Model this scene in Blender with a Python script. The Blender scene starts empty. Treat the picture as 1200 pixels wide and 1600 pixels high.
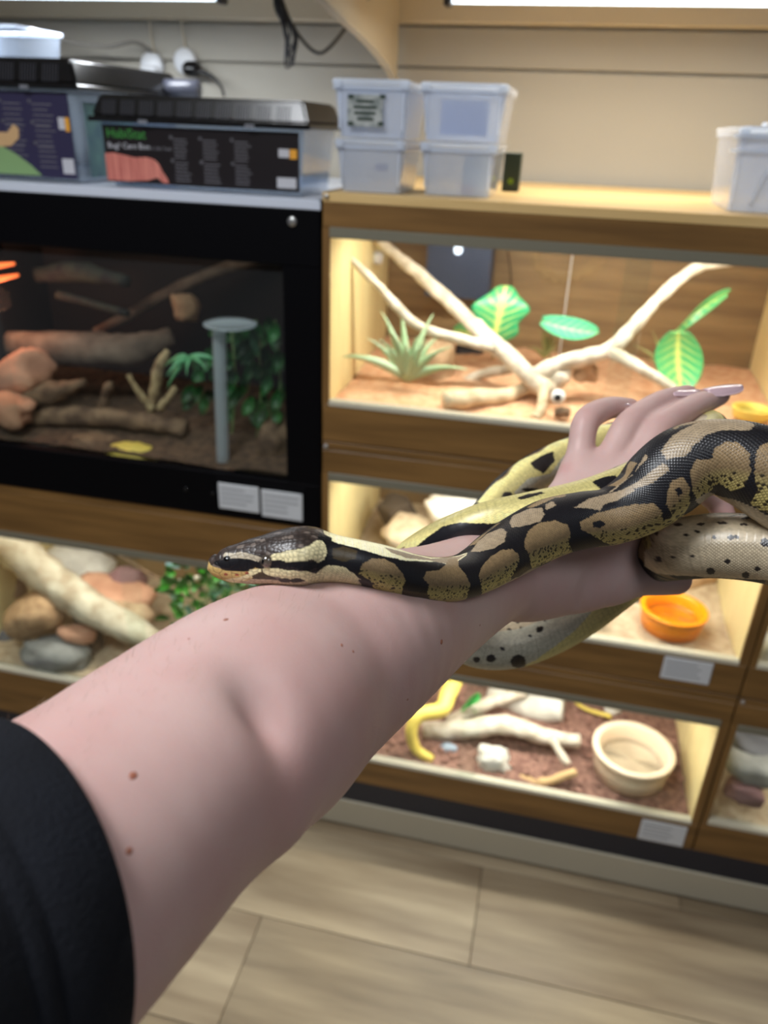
import bpy, bmesh, math, random
import numpy as np
from mathutils import Vector, Matrix, noise
random.seed(7); rng = np.random.default_rng(7)
SC = bpy.context.scene
COL = SC.collection

# ------------------------------------------------------------------ camera
CR = np.array([0.97419068, 0.22271874, 0.03672714])      # right, up, forward axes of the lens
CU = np.array([-0.13148211, 0.42763417, 0.89433857])
CF = np.array([-0.18348018, 0.87608526, -0.44588075])
CO = np.array([0.0, -1.2743514, 1.5])
FPX = 1204.4
cam_d = bpy.data.cameras.new('camera'); cam = bpy.data.objects.new('camera', cam_d); COL.objects.link(cam)
cam_d.sensor_fit = 'VERTICAL'; cam_d.sensor_height = 24.0; cam_d.lens = FPX / 1600 * 24.0
cam_d.clip_start = 0.01; cam_d.clip_end = 50
cam.matrix_world = Matrix(((CR[0], CU[0], -CF[0], CO[0]), (CR[1], CU[1], -CF[1], CO[1]),
                           (CR[2], CU[2], -CF[2], CO[2]), (0, 0, 0, 1)))
cam_d.dof.use_dof = True; cam_d.dof.focus_distance = 0.37; cam_d.dof.aperture_fstop = 5.6
SC.camera = cam
SC.view_settings.view_transform = 'Standard'; SC.view_settings.look = 'None'
SC.view_settings.exposure = 0.0; SC.view_settings.gamma = 1.0; SC.view_settings.use_curve_mapping = False

# ------------------------------------------------------------------ world and lights
W = bpy.data.worlds.new('world'); SC.world = W; W.use_nodes = True
W.node_tree.nodes['Background'].inputs[0].default_value = (0.86, 0.90, 1.0, 1)
W.node_tree.nodes['Background'].inputs[1].default_value = 0.12

def area(name, loc, target, sx, sy, watts, color):
    l = bpy.data.lights.new(name, 'AREA'); l.shape = 'RECTANGLE'; l.size = sx; l.size_y = sy
    l.energy = watts; l.color = color
    o = bpy.data.objects.new(name, l); COL.objects.link(o); o.location = loc
    d = Vector(target) - Vector(loc); o.rotation_euler = d.to_track_quat('-Z', 'Y').to_euler()
    return o
area('ceiling_panel_light', (-0.75, -1.35, 2.56), (-0.75, -1.35, 0), 0.58, 0.58, 31, (0.95, 0.97, 1.0))
area('ceiling_panel_light', (0.75, -1.75, 2.56), (0.75, -1.75, 0), 0.58, 0.58, 4, (0.95, 0.97, 1.0))
area('shelf_tube_light', (-0.96, 0.27, 1.690), (-0.96, 0.27, 0), 0.56, 0.03, 4.6, (0.92, 0.96, 1.0))
area('shelf_tube_light', (0.16, 0.27, 1.694), (0.16, 0.27, 0), 0.78, 0.03, 5.4, (1.0, 0.93, 0.82))

# ------------------------------------------------------------------ helpers
def cpt(px, py, d):                       # a point d metres deep along the lens axis
    return Vector(CO + d * (CF + CR * (px - 600) / FPX - CU * (py - 800) / FPX))
def on(px, py, X=None, Y=None, Z=None):   # a point on a real plane of the room
    r = CF + CR * (px - 600) / FPX - CU * (py - 800) / FPX
    if X is not None: t = (X - CO[0]) / r[0]
    elif Y is not None: t = (Y - CO[1]) / r[1]
    else: t = (Z - CO[2]) / r[2]
    return Vector(CO + r * t)
def s2l(c):
    return tuple(((v / 255) / 12.92 if v / 255 <= 0.04045 else ((v / 255 + 0.055) / 1.055) ** 2.4) for v in c)

def mat(name, rgb, rough=0.5, metal=0.0, var=0.0, vscale=20, bump=0.0, bscale=80, spec=0.5, rgb2=None,
        stretch=(1, 1, 1), emit=None, es=0.0, coat=0.0, alpha=None, sss=0.0, detail=4):
    m = bpy.data.materials.new(name); m.use_nodes = True; nt = m.node_tree; b = nt.nodes['Principled BSDF']
    c = s2l(rgb); b.inputs['Base Color'].default_value = (*c, 1)
    b.inputs['Roughness'].default_value = rough; b.inputs['Metallic'].default_value = metal
    b.inputs['Specular IOR Level'].default_value = spec; b.inputs['Coat Weight'].default_value = coat
    if sss: 
        b.inputs['Subsurface Weight'].default_value = sss; b.inputs['Subsurface Radius'].default_value = (1, .35, .2)
        b.inputs['Subsurface Scale'].default_value = 0.004
    if var or rgb2 or bump:
        tc = nt.nodes.new('ShaderNodeTexCoord'); mp = nt.nodes.new('ShaderNodeMapping')
        mp.inputs['Scale'].default_value = stretch; nt.links.new(tc.outputs['Object'], mp.inputs[0])
        n = nt.nodes.new('ShaderNodeTexNoise'); n.inputs['Scale'].default_value = vscale; n.inputs['Detail'].default_value = detail
        nt.links.new(mp.outputs[0], n.inputs['Vector'])
        if rgb2 is None: c2 = tuple(v * (1 - var) for v in c)
        else: c2 = s2l(rgb2)
        r = nt.nodes.new('ShaderNodeValToRGB'); r.color_ramp.elements[0].position = 0.35; r.color_ramp.elements[1].position = 0.65
        r.color_ramp.elements[0].color = (*c2, 1); r.color_ramp.elements[1].color = (*c, 1)
        nt.links.new(n.outputs['Fac'], r.inputs[0]); nt.links.new(r.outputs[0], b.inputs['Base Color'])
        if bump:
            n2 = nt.nodes.new('ShaderNodeTexNoise'); n2.inputs['Scale'].default_value = bscale; n2.inputs['Detail'].default_value = 3
            nt.links.new(mp.outputs[0], n2.inputs['Vector'])
            bp = nt.nodes.new('ShaderNodeBump'); bp.inputs['Strength'].default_value = bump; bp.inputs['Distance'].default_value = 0.002
            nt.links.new(n2.outputs['Fac'], bp.inputs['Height']); nt.links.new(bp.outputs[0], b.inputs['Normal'])
    if emit: b.inputs['Emission Color'].default_value = (*s2l(emit), 1); b.inputs['Emission Strength'].default_value = es
    return m

def clearmat(name, tint, haze=0.2, rough=0.05, hazecol=(225, 235, 250), gloss=1.0):
    m = bpy.data.materials.new(name); m.use_nodes = True; nt = m.node_tree; nt.nodes.clear()
    o = nt.nodes.new('ShaderNodeOutputMaterial'); t = nt.nodes.new('ShaderNodeBsdfTransparent'); t.inputs[0].default_value = (*s2l(tint), 1)
    g = nt.nodes.new('ShaderNodeBsdfGlossy'); g.inputs['Roughness'].default_value = rough
    g.inputs[0].default_value = (gloss, gloss, gloss, 1)
    fr = nt.nodes.new('ShaderNodeFresnel'); geo = nt.nodes.new('ShaderNodeNewGeometry'); mr = nt.nodes.new('ShaderNodeMapRange'); mr.inputs[3].default_value = 1.45; mr.inputs[4].default_value = 1 / 1.45
    nt.links.new(geo.outputs['Backfacing'], mr.inputs[0]); nt.links.new(mr.outputs[0], fr.inputs[0])      # same reflectance on both faces of a pane
    mx = nt.nodes.new('ShaderNodeMixShader'); nt.links.new(fr.outputs[0], mx.inputs[0])
    base = t
    if haze > 0:
        d = nt.nodes.new('ShaderNodeBsdfDiffuse'); d.inputs[0].default_value = (*s2l(hazecol), 1)
        tr = nt.nodes.new('ShaderNodeBsdfTranslucent'); tr.inputs[0].default_value = (*s2l(hazecol), 1)
        a = nt.nodes.new('ShaderNodeMixShader'); a.inputs[0].default_value = 0.5
        nt.links.new(d.outputs[0], a.inputs[1]); nt.links.new(tr.outputs[0], a.inputs[2])
        h = nt.nodes.new('ShaderNodeMixShader'); h.inputs[0].default_value = haze
        nt.links.new(t.outputs[0], h.inputs[1]); nt.links.new(a.outputs[0], h.inputs[2]); base = h
    nt.links.new(base.outputs[0], mx.inputs[1]); nt.links.new(g.outputs[0], mx.inputs[2]); nt.links.new(mx.outputs[0], o.inputs[0])
    return m

def vcolmat(name, rough=0.4, attr='Col', bump=0.0, bscale=400, spec=0.5, coat=0.0, sss=0.0):
    m = bpy.data.materials.new(name); m.use_nodes = True; nt = m.node_tree; b = nt.nodes['Principled BSDF']
    a = nt.nodes.new('ShaderNodeAttribute'); a.attribute_name = attr; nt.links.new(a.outputs['Color'], b.inputs['Base Color'])
    b.inputs['Roughness'].default_value = rough; b.inputs['Specular IOR Level'].default_value = spec; b.inputs['Coat Weight'].default_value = coat
    return m

def wood(name, c1, c2, rough=0.45, axis='X', coat=0.0):
    st = {'X': (1.2, 14, 14), 'Z': (14, 14, 1.2), 'Y': (14, 1.2, 14)}[axis]
    return mat(name, c1, rough, rgb2=c2, vscale=3.2, stretch=st, bump=0.15, bscale=8, detail=6, coat=coat)

def obj(name, bm, m, parent=None, smooth=False):
    me = bpy.data.meshes.new(name)
    if isinstance(bm, tuple):
        me.from_pydata([tuple(v) for v in bm[0]], [], [tuple(f) for f in bm[1]])
    else:
        bm.to_mesh(me); bm.free()
    if m is not None:
        for mm in (m if isinstance(m, (list, tuple)) else [m]): me.materials.append(mm)
    if smooth: me.polygons.foreach_set('use_smooth', [True] * len(me.polygons))
    o = bpy.data.objects.new(name, me); COL.objects.link(o)
    if parent is not None:
        o.parent = parent; o.matrix_parent_inverse = Matrix.Translation(-Vector(parent.location)) if parent.type == 'EMPTY' else Matrix.Identity(4)
    return o
def tag(o, label, cat, group=None):
    o['label'] = label; o['category'] = cat
    if group: o['group'] = group
    return o
def thing(name, label, cat, loc=(0, 0, 0), group=None):
    o = bpy.data.objects.new(name, None); COL.objects.link(o); o.location = loc; o.empty_display_size = 0.02
    return tag(o, label, cat, group)
def struct(o): o['kind'] = 'structure'; return o

def box(bm, x0, x1, y0, y1, z0, z1, bev=0.0, seg=1):
    r = bmesh.ops.create_cube(bm, size=1.0); vs = r['verts']
    for v in vs: v.co = Vector(((x0 + x1) / 2 + v.co.x * (x1 - x0), (y0 + y1) / 2 + v.co.y * (y1 - y0), (z0 + z1) / 2 + v.co.z * (z1 - z0)))
    if bev:
        es = list({e for v in vs for e in v.link_edges})
        bmesh.ops.bevel(bm, geom=es, offset=bev, segments=seg, affect='EDGES', profile=0.5)
    return vs
def boxo(name, m, parent, *d, bev=0.0, seg=1):
    bm = bmesh.new(); box(bm, *d, bev=bev, seg=seg); return obj(name, bm, m, parent)

def tube_into(V, F, pts, n=12, cap=True, rough=0.0, seed=0, fr=30):
    """pts: list of (Vector, radius)"""
    P = [Vector(p) for p, _ in pts]; N = len(P); base = len(V)
    t0 = (P[1] - P[0]).normalized(); up = Vector((0, 0, 1)) if abs(t0.z) < 0.9 else Vector((1, 0, 0))
    a = t0.cross(up).normalized()
    for i in range(N):
        t = (P[min(i + 1, N - 1)] - P[max(i - 1, 0)]).normalized()
        a = (a - t * a.dot(t)).normalized(); b = t.cross(a)
        for k in range(n):
            th = 2 * math.pi * k / n; dv = a * math.cos(th) + b * math.sin(th); r = pts[i][1]
            if rough:
                q = (P[i] + dv * r)
                r *= 1 + rough * (noise.noise(q * fr + Vector((seed, 0, 0))) + 0.5 * noise.noise(q * fr * 2.7))
            V.append(P[i] + dv * r)
    for i in range(N - 1):
        for k in range(n):
            k2 = (k + 1) % n
            F.append((base + i * n + k, base + i * n + k2, base + (i + 1) * n + k2, base + (i + 1) * n + k))
    if cap:
        F.append(tuple(base + k for k in range(n))[::-1]); F.append(tuple(base + (N - 1) * n + k for k in range(n)))
def smooth_path(ctrl, per=6):
    """Catmull-Rom through (Vector, r)"""
    A = [(*p, r) for p, r in ctrl]; out = []
    A = [tuple(2 * np.array(A[0]) - np.array(A[1]))] + A + [tuple(2 * np.array(A[-1]) - np.array(A[-2]))]
    A = np.array(A)
    for i in range(1, len(A) - 2):
        p0, p1, p2, p3 = A[i - 1], A[i], A[i + 1], A[i + 2]
        for j in range(per):
            t = j / per
            out.append(0.5 * ((2 * p1) + (-p0 + p2) * t + (2 * p0 - 5 * p1 + 4 * p2 - p3) * t * t + (-p0 + 3 * p1 - 3 * p2 + p3) * t ** 3))
    out.append(A[-2]); return [(Vector(q[:3]), max(q[3], 1e-4)) for q in out]
def tubeo(name, ctrl, m, parent=None, n=10, per=6, rough=0.0, seed=0, fr=30):
    V, F = [], []
    tube_into(V, F, smooth_path(ctrl, per), n, True, rough, seed, fr)
    return obj(name, (V, F), m, parent, True)
def branch(name, limbs, m, parent=None, seed=0, rough=0.22, n=14):
    V, F = [], []
    for i, l in enumerate(limbs): tube_into(V, F, smooth_path(l, 7), n, True, rough, seed + i * 5, 45)
    return obj(name, (V, F), m, parent, True)
def lathe(name, prof, loc, m, parent=None, n=40, smooth=True):
    V, F = [], []; N = len(prof)
    for r, z in prof:
        for k in range(n):
            a = 2 * math.pi * k / n; V.append((loc[0] + r * math.cos(a), loc[1] + r * math.sin(a), loc[2] + z))
    for i in range(N - 1):
        for k in range(n):
            k2 = (k + 1) % n; F.append((i * n + k, i * n + k2, (i + 1) * n + k2, (i + 1) * n + k))
    F.append(tuple(range(n))[::-1]); F.append(tuple((N - 1) * n + k for k in range(n)))
    return obj(name, (V, F), m, parent, smooth)
def rock(name, c, size, m, seed=0, rot=0.0, amp=0.28, sub=3, parent=None, tilt=0.0, smooth=True, fr=1.3):
    bm = bmesh.new(); bmesh.ops.create_icosphere(bm, subdivisions=sub, radius=1.0)
    R = Matrix.Rotation(rot, 3, 'Z') @ Matrix.Rotation(tilt, 3, 'Y'); s = Vector((seed * 3.1, seed * 1.7, 0))
    for v in bm.verts:
        d = v.co.normalized()
        k = 1 + amp * noise.noise(d * fr + s) * 1.6 + amp * 0.4 * noise.noise(d * fr * 3 + s)
        # chop: soft flattening gives stone facets
        q = Vector((max(-0.93, min(0.93, d.x * k)), max(-0.93, min(0.93, d.y * k)), max(-0.85, min(0.85, d.z * k)))) * 1.1
        v.co = Vector(c) + R @ Vector((q.x * size[0], q.y * size[1], q.z * size[2]))
    return obj(name, bm, m, parent, smooth)
def blade(base, tip, w, bend=0.02, n=8, up=Vector((0, 0, 1)), thick=0.0006, side=None):
    """a tapering arched blade with thickness -> (V, F)"""
    base, tip = Vector(base), Vector(tip); d = tip - base
    s = side if side is not None else d.cross(Vector((0, 1, 0)))
    if s.length < 1e-6: s = Vector((1, 0, 0))
    s = s.normalized(); nrm = s.cross(d).normalized(); V, F = [], []
    for i in range(n + 1):
        t = i / n; c = base + d * t + up * (bend * 4 * t * (1 - t)); ww = w * (1 - t) ** 0.7 * (0.75 + 0.5 * math.sin(math.pi * min(t * 1.5, 1))) + 0.0002
        V += [c - s * ww, c + nrm * (ww * 0.35 + thick), c + s * ww, c - nrm * thick]
    for i in range(n):
        for k in range(4):
            k2 = (k + 1) % 4; F.append((i * 4 + k, i * 4 + k2, i * 4 + 4 + k2, i * 4 + 4 + k))
    F.append((3, 2, 1, 0)); F.append(tuple(n * 4 + k for k in range(4))); return V, F
def leafmesh(base, tip, w, side, curl=0.01, n=12, m=8, lobes=0):
    base, tip, side = Vector(base), Vector(tip), Vector(side).normalized(); d = tip - base; nr = side.cross(d).normalized(); V, F, UV = [], [], []
    for i in range(n + 1):
        t = i / n; ww = w * math.sin(math.pi * min(1, t * 0.93 + 0.05)) ** (0.55 if w > .02 else .75)
        if lobes: ww *= 1 + 0.16 * math.sin(t * math.pi * 2 * lobes)
        for j in range(m + 1):
            s = j / m * 2 - 1
            V.append(base + d * t + side * (s * ww) + nr * (curl * (1 - abs(s)) + curl * 1.5 * math.sin(math.pi * t)) ); UV.append((s, t))
    for i in range(n):
        for j in range(m): a = i * (m + 1) + j; F.append((a, a + 1, a + m + 2, a + m + 1))
    return V, F, UV
def leafo(name, base, tip, w, side, parent, cmid, cedge, rough=0.35, curl=0.008, lobes=0, stripes=7):
    V, F, UV = leafmesh(base, tip, w, side, curl, lobes=lobes, n=28, m=18)
    o = obj(name, (V, F), VC, parent, True)
    ca = o.data.color_attributes.new('Col', 'FLOAT_COLOR', 'POINT'); a, b = np.array(s2l(cmid)), np.array(s2l(cedge))
    for i, (s, t) in enumerate(UV):
        k = max(0.0, 1 - abs(s) * 6) ; v = 0.5 + 0.5 * math.sin((t - abs(s) * 0.25) * stripes * 2 * math.pi)
        k = max(k, (v ** 6) * (1 - abs(s)) ** 0.6); q = a * k + b * (1 - k); ca.data[i].color = (*q, 1)
    sm = o.modifiers.new('thickness', 'SOLIDIFY'); sm.thickness = 0.0008
    return o
def text(name, s, size, loc, m, parent=None, ext=0.0002, rot=(math.pi / 2, 0, 0)):
    c = bpy.data.curves.new(name, 'FONT'); c.body = s; c.size = size; c.extrude = ext; c.resolution_u = 2
    o = bpy.data.objects.new(name, c); COL.objects.link(o)
    dg = bpy.context.evaluated_depsgraph_get(); me = bpy.data.meshes.new_from_object(o.evaluated_get(dg))
    bpy.data.objects.remove(o); bpy.data.curves.remove(c)
    me.transform(Matrix.Translation(loc) @ Matrix.Rotation(rot[2], 4, 'Z') @ Matrix.Rotation(rot[0], 4, 'X')); me.materials.clear(); me.materials.append(m)
    q = bpy.data.objects.new(name, me); COL.objects.link(q)
    if parent is not None: q.parent = parent; q.matrix_parent_inverse = Matrix.Translation(-Vector(parent.location)) if parent.type == 'EMPTY' else Matrix.Identity(4)
    return q

# ------------------------------------------------------------------ materials
VC = vcolmat('painted_leaf', 0.35)
OAK = wood('oak_laminate', (132, 97, 52), (106, 76, 38), 0.4)
OAKZ = wood('oak_laminate_upright', (132, 97, 52), (106, 76, 38), 0.4, 'Z')
OAKIN = wood('oak_laminate_lit_lining', (238, 220, 164), (228, 206, 148), 0.45, 'Z')  # overexposed look of the inside walls put into the oak colour
OAKBK = wood('oak_laminate_back', (146, 120, 82), (116, 92, 62), 0.5)
OAKTOP = wood('oak_laminate_lit_top', (222, 190, 132), (208, 174, 115), 0.42)  # same oak, its brightness under the shelf lamps painted in
BLACK = mat('black_laminate', (6, 6, 9), 0.55, spec=0.08)
BLACKIN = mat('black_lining', (30, 28, 28), 0.7)
RUN = mat('grey_runner_plastic', (120, 116, 100), 0.4)
RUNB = mat('pale_runner_plastic', (196, 190, 170), 0.35)
GLASS = clearmat('sliding_glass', (250, 253, 252), haze=0.0, rough=0.02)
CREAM = mat('cream_plinth', (178, 170, 150), 0.5, var=0.05, vscale=5)
NAVY = mat('navy_kick_strip', (24, 28, 42), 0.4)
STEEL = mat('steel_cap', (200, 200, 200), 0.3, 0.9)
WALLM = mat('cream_wall_board', (170, 165, 153), 0.6, var=0.04, vscale=3)
WALLT = mat('cream_wall_trim', (200, 188, 164), 0.5)
PAPER = mat('white_tag_paper', (205, 208, 212), 0.5, var=0.03)
INK = mat('grey_ink', (160, 163, 168), 0.7)
WHITEP = mat('white_plastic', (222, 224, 228), 0.35)
BLKP = mat('black_plastic', (14, 14, 16), 0.22)
CLEAR = clearmat('clear_box_plastic', (246, 249, 253), haze=0.46, rough=0.12, hazecol=(240, 245, 255))
CLEAR2 = clearmat('clear_tank_plastic', (238, 244, 252), haze=0.16, rough=0.1)
RIMP = clearmat('thick_clear_rim', (240, 246, 252), haze=0.7, rough=0.12, hazecol=(240, 245, 253))
LAMPW = mat('lamp_diffuser', (240, 250, 255), 0.4, emit=(225, 242, 255), es=3.0)
LAMPY = mat('tube_lamp_glow', (255, 250, 235), 0.4, emit=(255, 240, 205), es=4.0)
DRIFT = mat('driftwood', (216, 206, 190), 0.8, rgb2=(176, 162, 142), vscale=40, bump=0.8, bscale=120)
DRIFTD = mat('dark_driftwood', (138, 112, 86), 0.85, rgb2=(78, 58, 44), vscale=30, bump=0.8, bscale=90)
ROCKW = mat('white_stone', (218, 214, 204), 0.8, rgb2=(184, 178, 168), vscale=18, bump=0.6, bscale=60)
ROCKG = mat('grey_stone', (146, 146, 142), 0.8, rgb2=(110, 110, 108), vscale=16, bump=0.6, bscale=60)
ROCKD = mat('slate_stone', (92, 92, 98), 0.75, rgb2=(68, 68, 74), vscale=14, bump=0.6, bscale=60)
ROCKP = mat('purple_stone', (140, 104, 104), 0.8, rgb2=(118, 84, 86), vscale=14, bump=0.5, bscale=60)
ROCKT = mat('tan_stone', (196, 166, 132), 0.85, rgb2=(160, 128, 98), vscale=35, bump=0.9, bscale=70)
ROCKR = mat('pink_sandstone', (206, 156, 126), 0.85, rgb2=(184, 132, 104), vscale=20, bump=0.6, bscale=60)
SAND = mat('orange_sand', (222, 178, 142), 0.95, rgb2=(204, 150, 112), vscale=60, bump=1.0, bscale=300)
SANDT = mat('tan_sand', (204, 184, 154), 0.95, rgb2=(176, 152, 124), vscale=50, bump=1.0, bscale=260)
BARK = mat('bark_chips', (150, 112, 98), 0.95, rgb2=(104, 70, 62), vscale=90, bump=1.0, bscale=200)
SOIL = mat('dark_soil', (104, 80, 60), 0.95, rgb2=(62, 46, 36), vscale=60, bump=1.0, bscale=200)
ORANGE = mat('orange_plastic', (255, 150, 10), 0.3, sss=0.0)
BEIGE = mat('beige_ceramic', (230, 208, 182), 0.25)
YELP = mat('yellow_resin', (232, 206, 96), 0.5, var=0.2, vscale=25)
STEMG = mat('plant_stem', (110, 140, 84), 0.5)
AIRG = mat('air_plant_leaf', (186, 206, 172), 0.6, rgb2=(146, 178, 130), vscale=12)
GRASSG = mat('grass_blade', (150, 152, 96), 0.6)
GREENL = mat('bright_green_leaf', (60, 150, 30), 0.4, rgb2=(20, 100, 20), vscale=20)
DGREEN = mat('deep_green_leaf', (26, 96, 34), 0.5, rgb2=(10, 52, 22), vscale=20)

# ------------------------------------------------------------------ room
FL = struct(boxo('floor', mat('floor_base', (70, 60, 48), 0.8), None, -3.2, 2.8, -3.2, 0.66, -0.05, -0.003))
def plankmat(i):
    a = [(178, 160, 130), (173, 155, 126), (182, 164, 135), (169, 151, 122)][i]
    b = [(120, 102, 78), (126, 107, 84), (136, 117, 92), (118, 101, 79)][i]
    m = mat('oak_floor_plank_%s' % 'abcd'[i], a, 0.42, rgb2=b, vscale=2.6, stretch=(0.7, 6, 6), bump=0.12, bscale=10, detail=8)
    return m
PM = [plankmat(i) for i in range(4)]
PW, PL = 0.24, 1.2; row = 0; plank_me = {}
for i in range(4):
    bm = bmesh.new(); box(bm, 0, PL - 0.0015, 0, PW - 0.0015, -0.003, 0.0, bev=0.0008); me = bpy.data.meshes.new('plank'); bm.to_mesh(me); bm.free(); me.materials.append(PM[i]); plank_me[i] = me
for row in range(-11, 4):
    off = (0.003 if row == 0 else (row * 0.437) % PL)
    for k in range(-3, 3):
        x = k * PL + off
        if x > 2.8 or x + PL < -3.2 or x < -3.2 or x + PL > 2.8: continue
        o = bpy.data.objects.new('plank', plank_me[random.randrange(4)]); COL.objects.link(o); o.location = (x, -0.268 + row * PW, 0.0); o.parent = FL
WB = struct(boxo('wall_back', WALLM, None, -3.2, 2.8, 0.62, 0.72, -0.003, 2.6))
for z0, z1, nm in ((1.10, 1.352, 0), (1.356, 1.617, 0), (1.621, 1.694, 0)):
    boxo('wall_board', WALLM, WB, -3.2, 2.8, 0.608, 0.6205, z0, z1, bev=0.002)
boxo('wall_board', WALLT, WB, -3.2, 2.8, 0.588, 0.6205, 1.698, 1.79, bev=0.004)
CE = struct(boxo('ceiling', mat('white_ceiling', (225, 225, 222), 0.8), None, -3.2, 2.8, -3.2, 0.72, 2.6, 2.65))
for i, x in enumerate((-0.75, 0.75)):
    yy = -1.35 if i == 0 else -1.75
    t = thing('ceiling_light', ['square ceiling light panel nearer the left', 'square ceiling light panel nearer the right'][i], 'ceiling light', (x, yy, 2.6))
    boxo('frame', WHITEP, t, x - .31, x + .31, yy - .31, yy + .31, 2.575, 2.60, bev=0.003)
    boxo('diffuser', LAMPW, t, x - .28, x + .28, yy - .28, yy + .28, 2.570, 2.576)
# upper shelf with bracket and lamps
US = thing('wall_shelf', 'cream wall shelf held above the tanks by a curved bracket', 'shelf', (-0.4, 0.608, 1.79))
boxo('shelf_board', WALLT, US, -2.2, 1.6, -0.04, 0.606, 1.792, 1.82, bev=0.002)
V, F = [], []                                        # curved bracket board, in the plane across the shelf
cv = [(-0.04, 1.70), (-0.007, 1.661), (0.09, 1.660), (0.167, 1.654), (0.27, 1.645), (0.346, 1.637), (0.44, 1.622), (0.529, 1.604), (0.586, 1.585)]
cv = [(0.0, 1.745)] + [(-0.0 + 0.0, 1.70)] + [(0.03, 1.668), (0.10, 1.6615), (0.167, 1.654), (0.27, 1.6455), (0.346, 1.637), (0.44, 1.623), (0.529, 1.606), (0.586, 1.588)]
N = len(cv)
for X in (-0.414, -0.400):
    for (yy, zz) in cv: V.append((X, yy, zz))
    for (yy, zz) in cv: V.append((X, yy, 1.7915))
for i in range(N - 1):
    F.append((i, N + i, N + i + 1, i + 1)); F.append((2 * N + i, 2 * N + i + 1, 3 * N + i + 1, 3 * N + i)); F.append((i, i + 1, 2 * N + i + 1, 2 * N + i))
F.append((0, 2 * N, 3 * N, N)); F.append((N - 1, 2 * N - 1, 4 * N - 1, 3 * N - 1))
obj('bracket', (V, F), WALLT, US)
V, F = [], []
tube_into(V, F, [(Vector((-0.398, yy, zz + 0.001)), 0.0035) for yy, zz in cv[1:]], 8); obj('bracket_edge', (V, F), WALLT, US, True)
def shelf_lamp(x0, x1, lab):
    t = thing('tube_lamp', lab, 'lamp', (x0, 0.27, 1.79))
    boxo('housing', WHITEP, t, x0, x1, 0.245, 0.295, 1.712, 1.785, bev=0.004)
    V, F = [], []; tube_into(V, F, [(Vector((x0 + .012, .27, 1.7015)), .0085), (Vector((x1 - .012, .27, 1.7015)), .0085)], 14); obj('tube', (V, F), LAMPW, t, True)
    for x in (x0, x1 - 0.012): boxo('end_cap', mat('dark_end_cap', (50, 44, 40), 0.5), t, x, x + 0.014, 0.256, 0.284, 1.688, 1.716, bev=0.003)
shelf_lamp(-1.30, -0.655, 'long white tube lamp under the shelf above the black tank')
shelf_lamp(-0.255, 0.62, 'long white tube lamp under the shelf above the wooden tanks')

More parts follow.
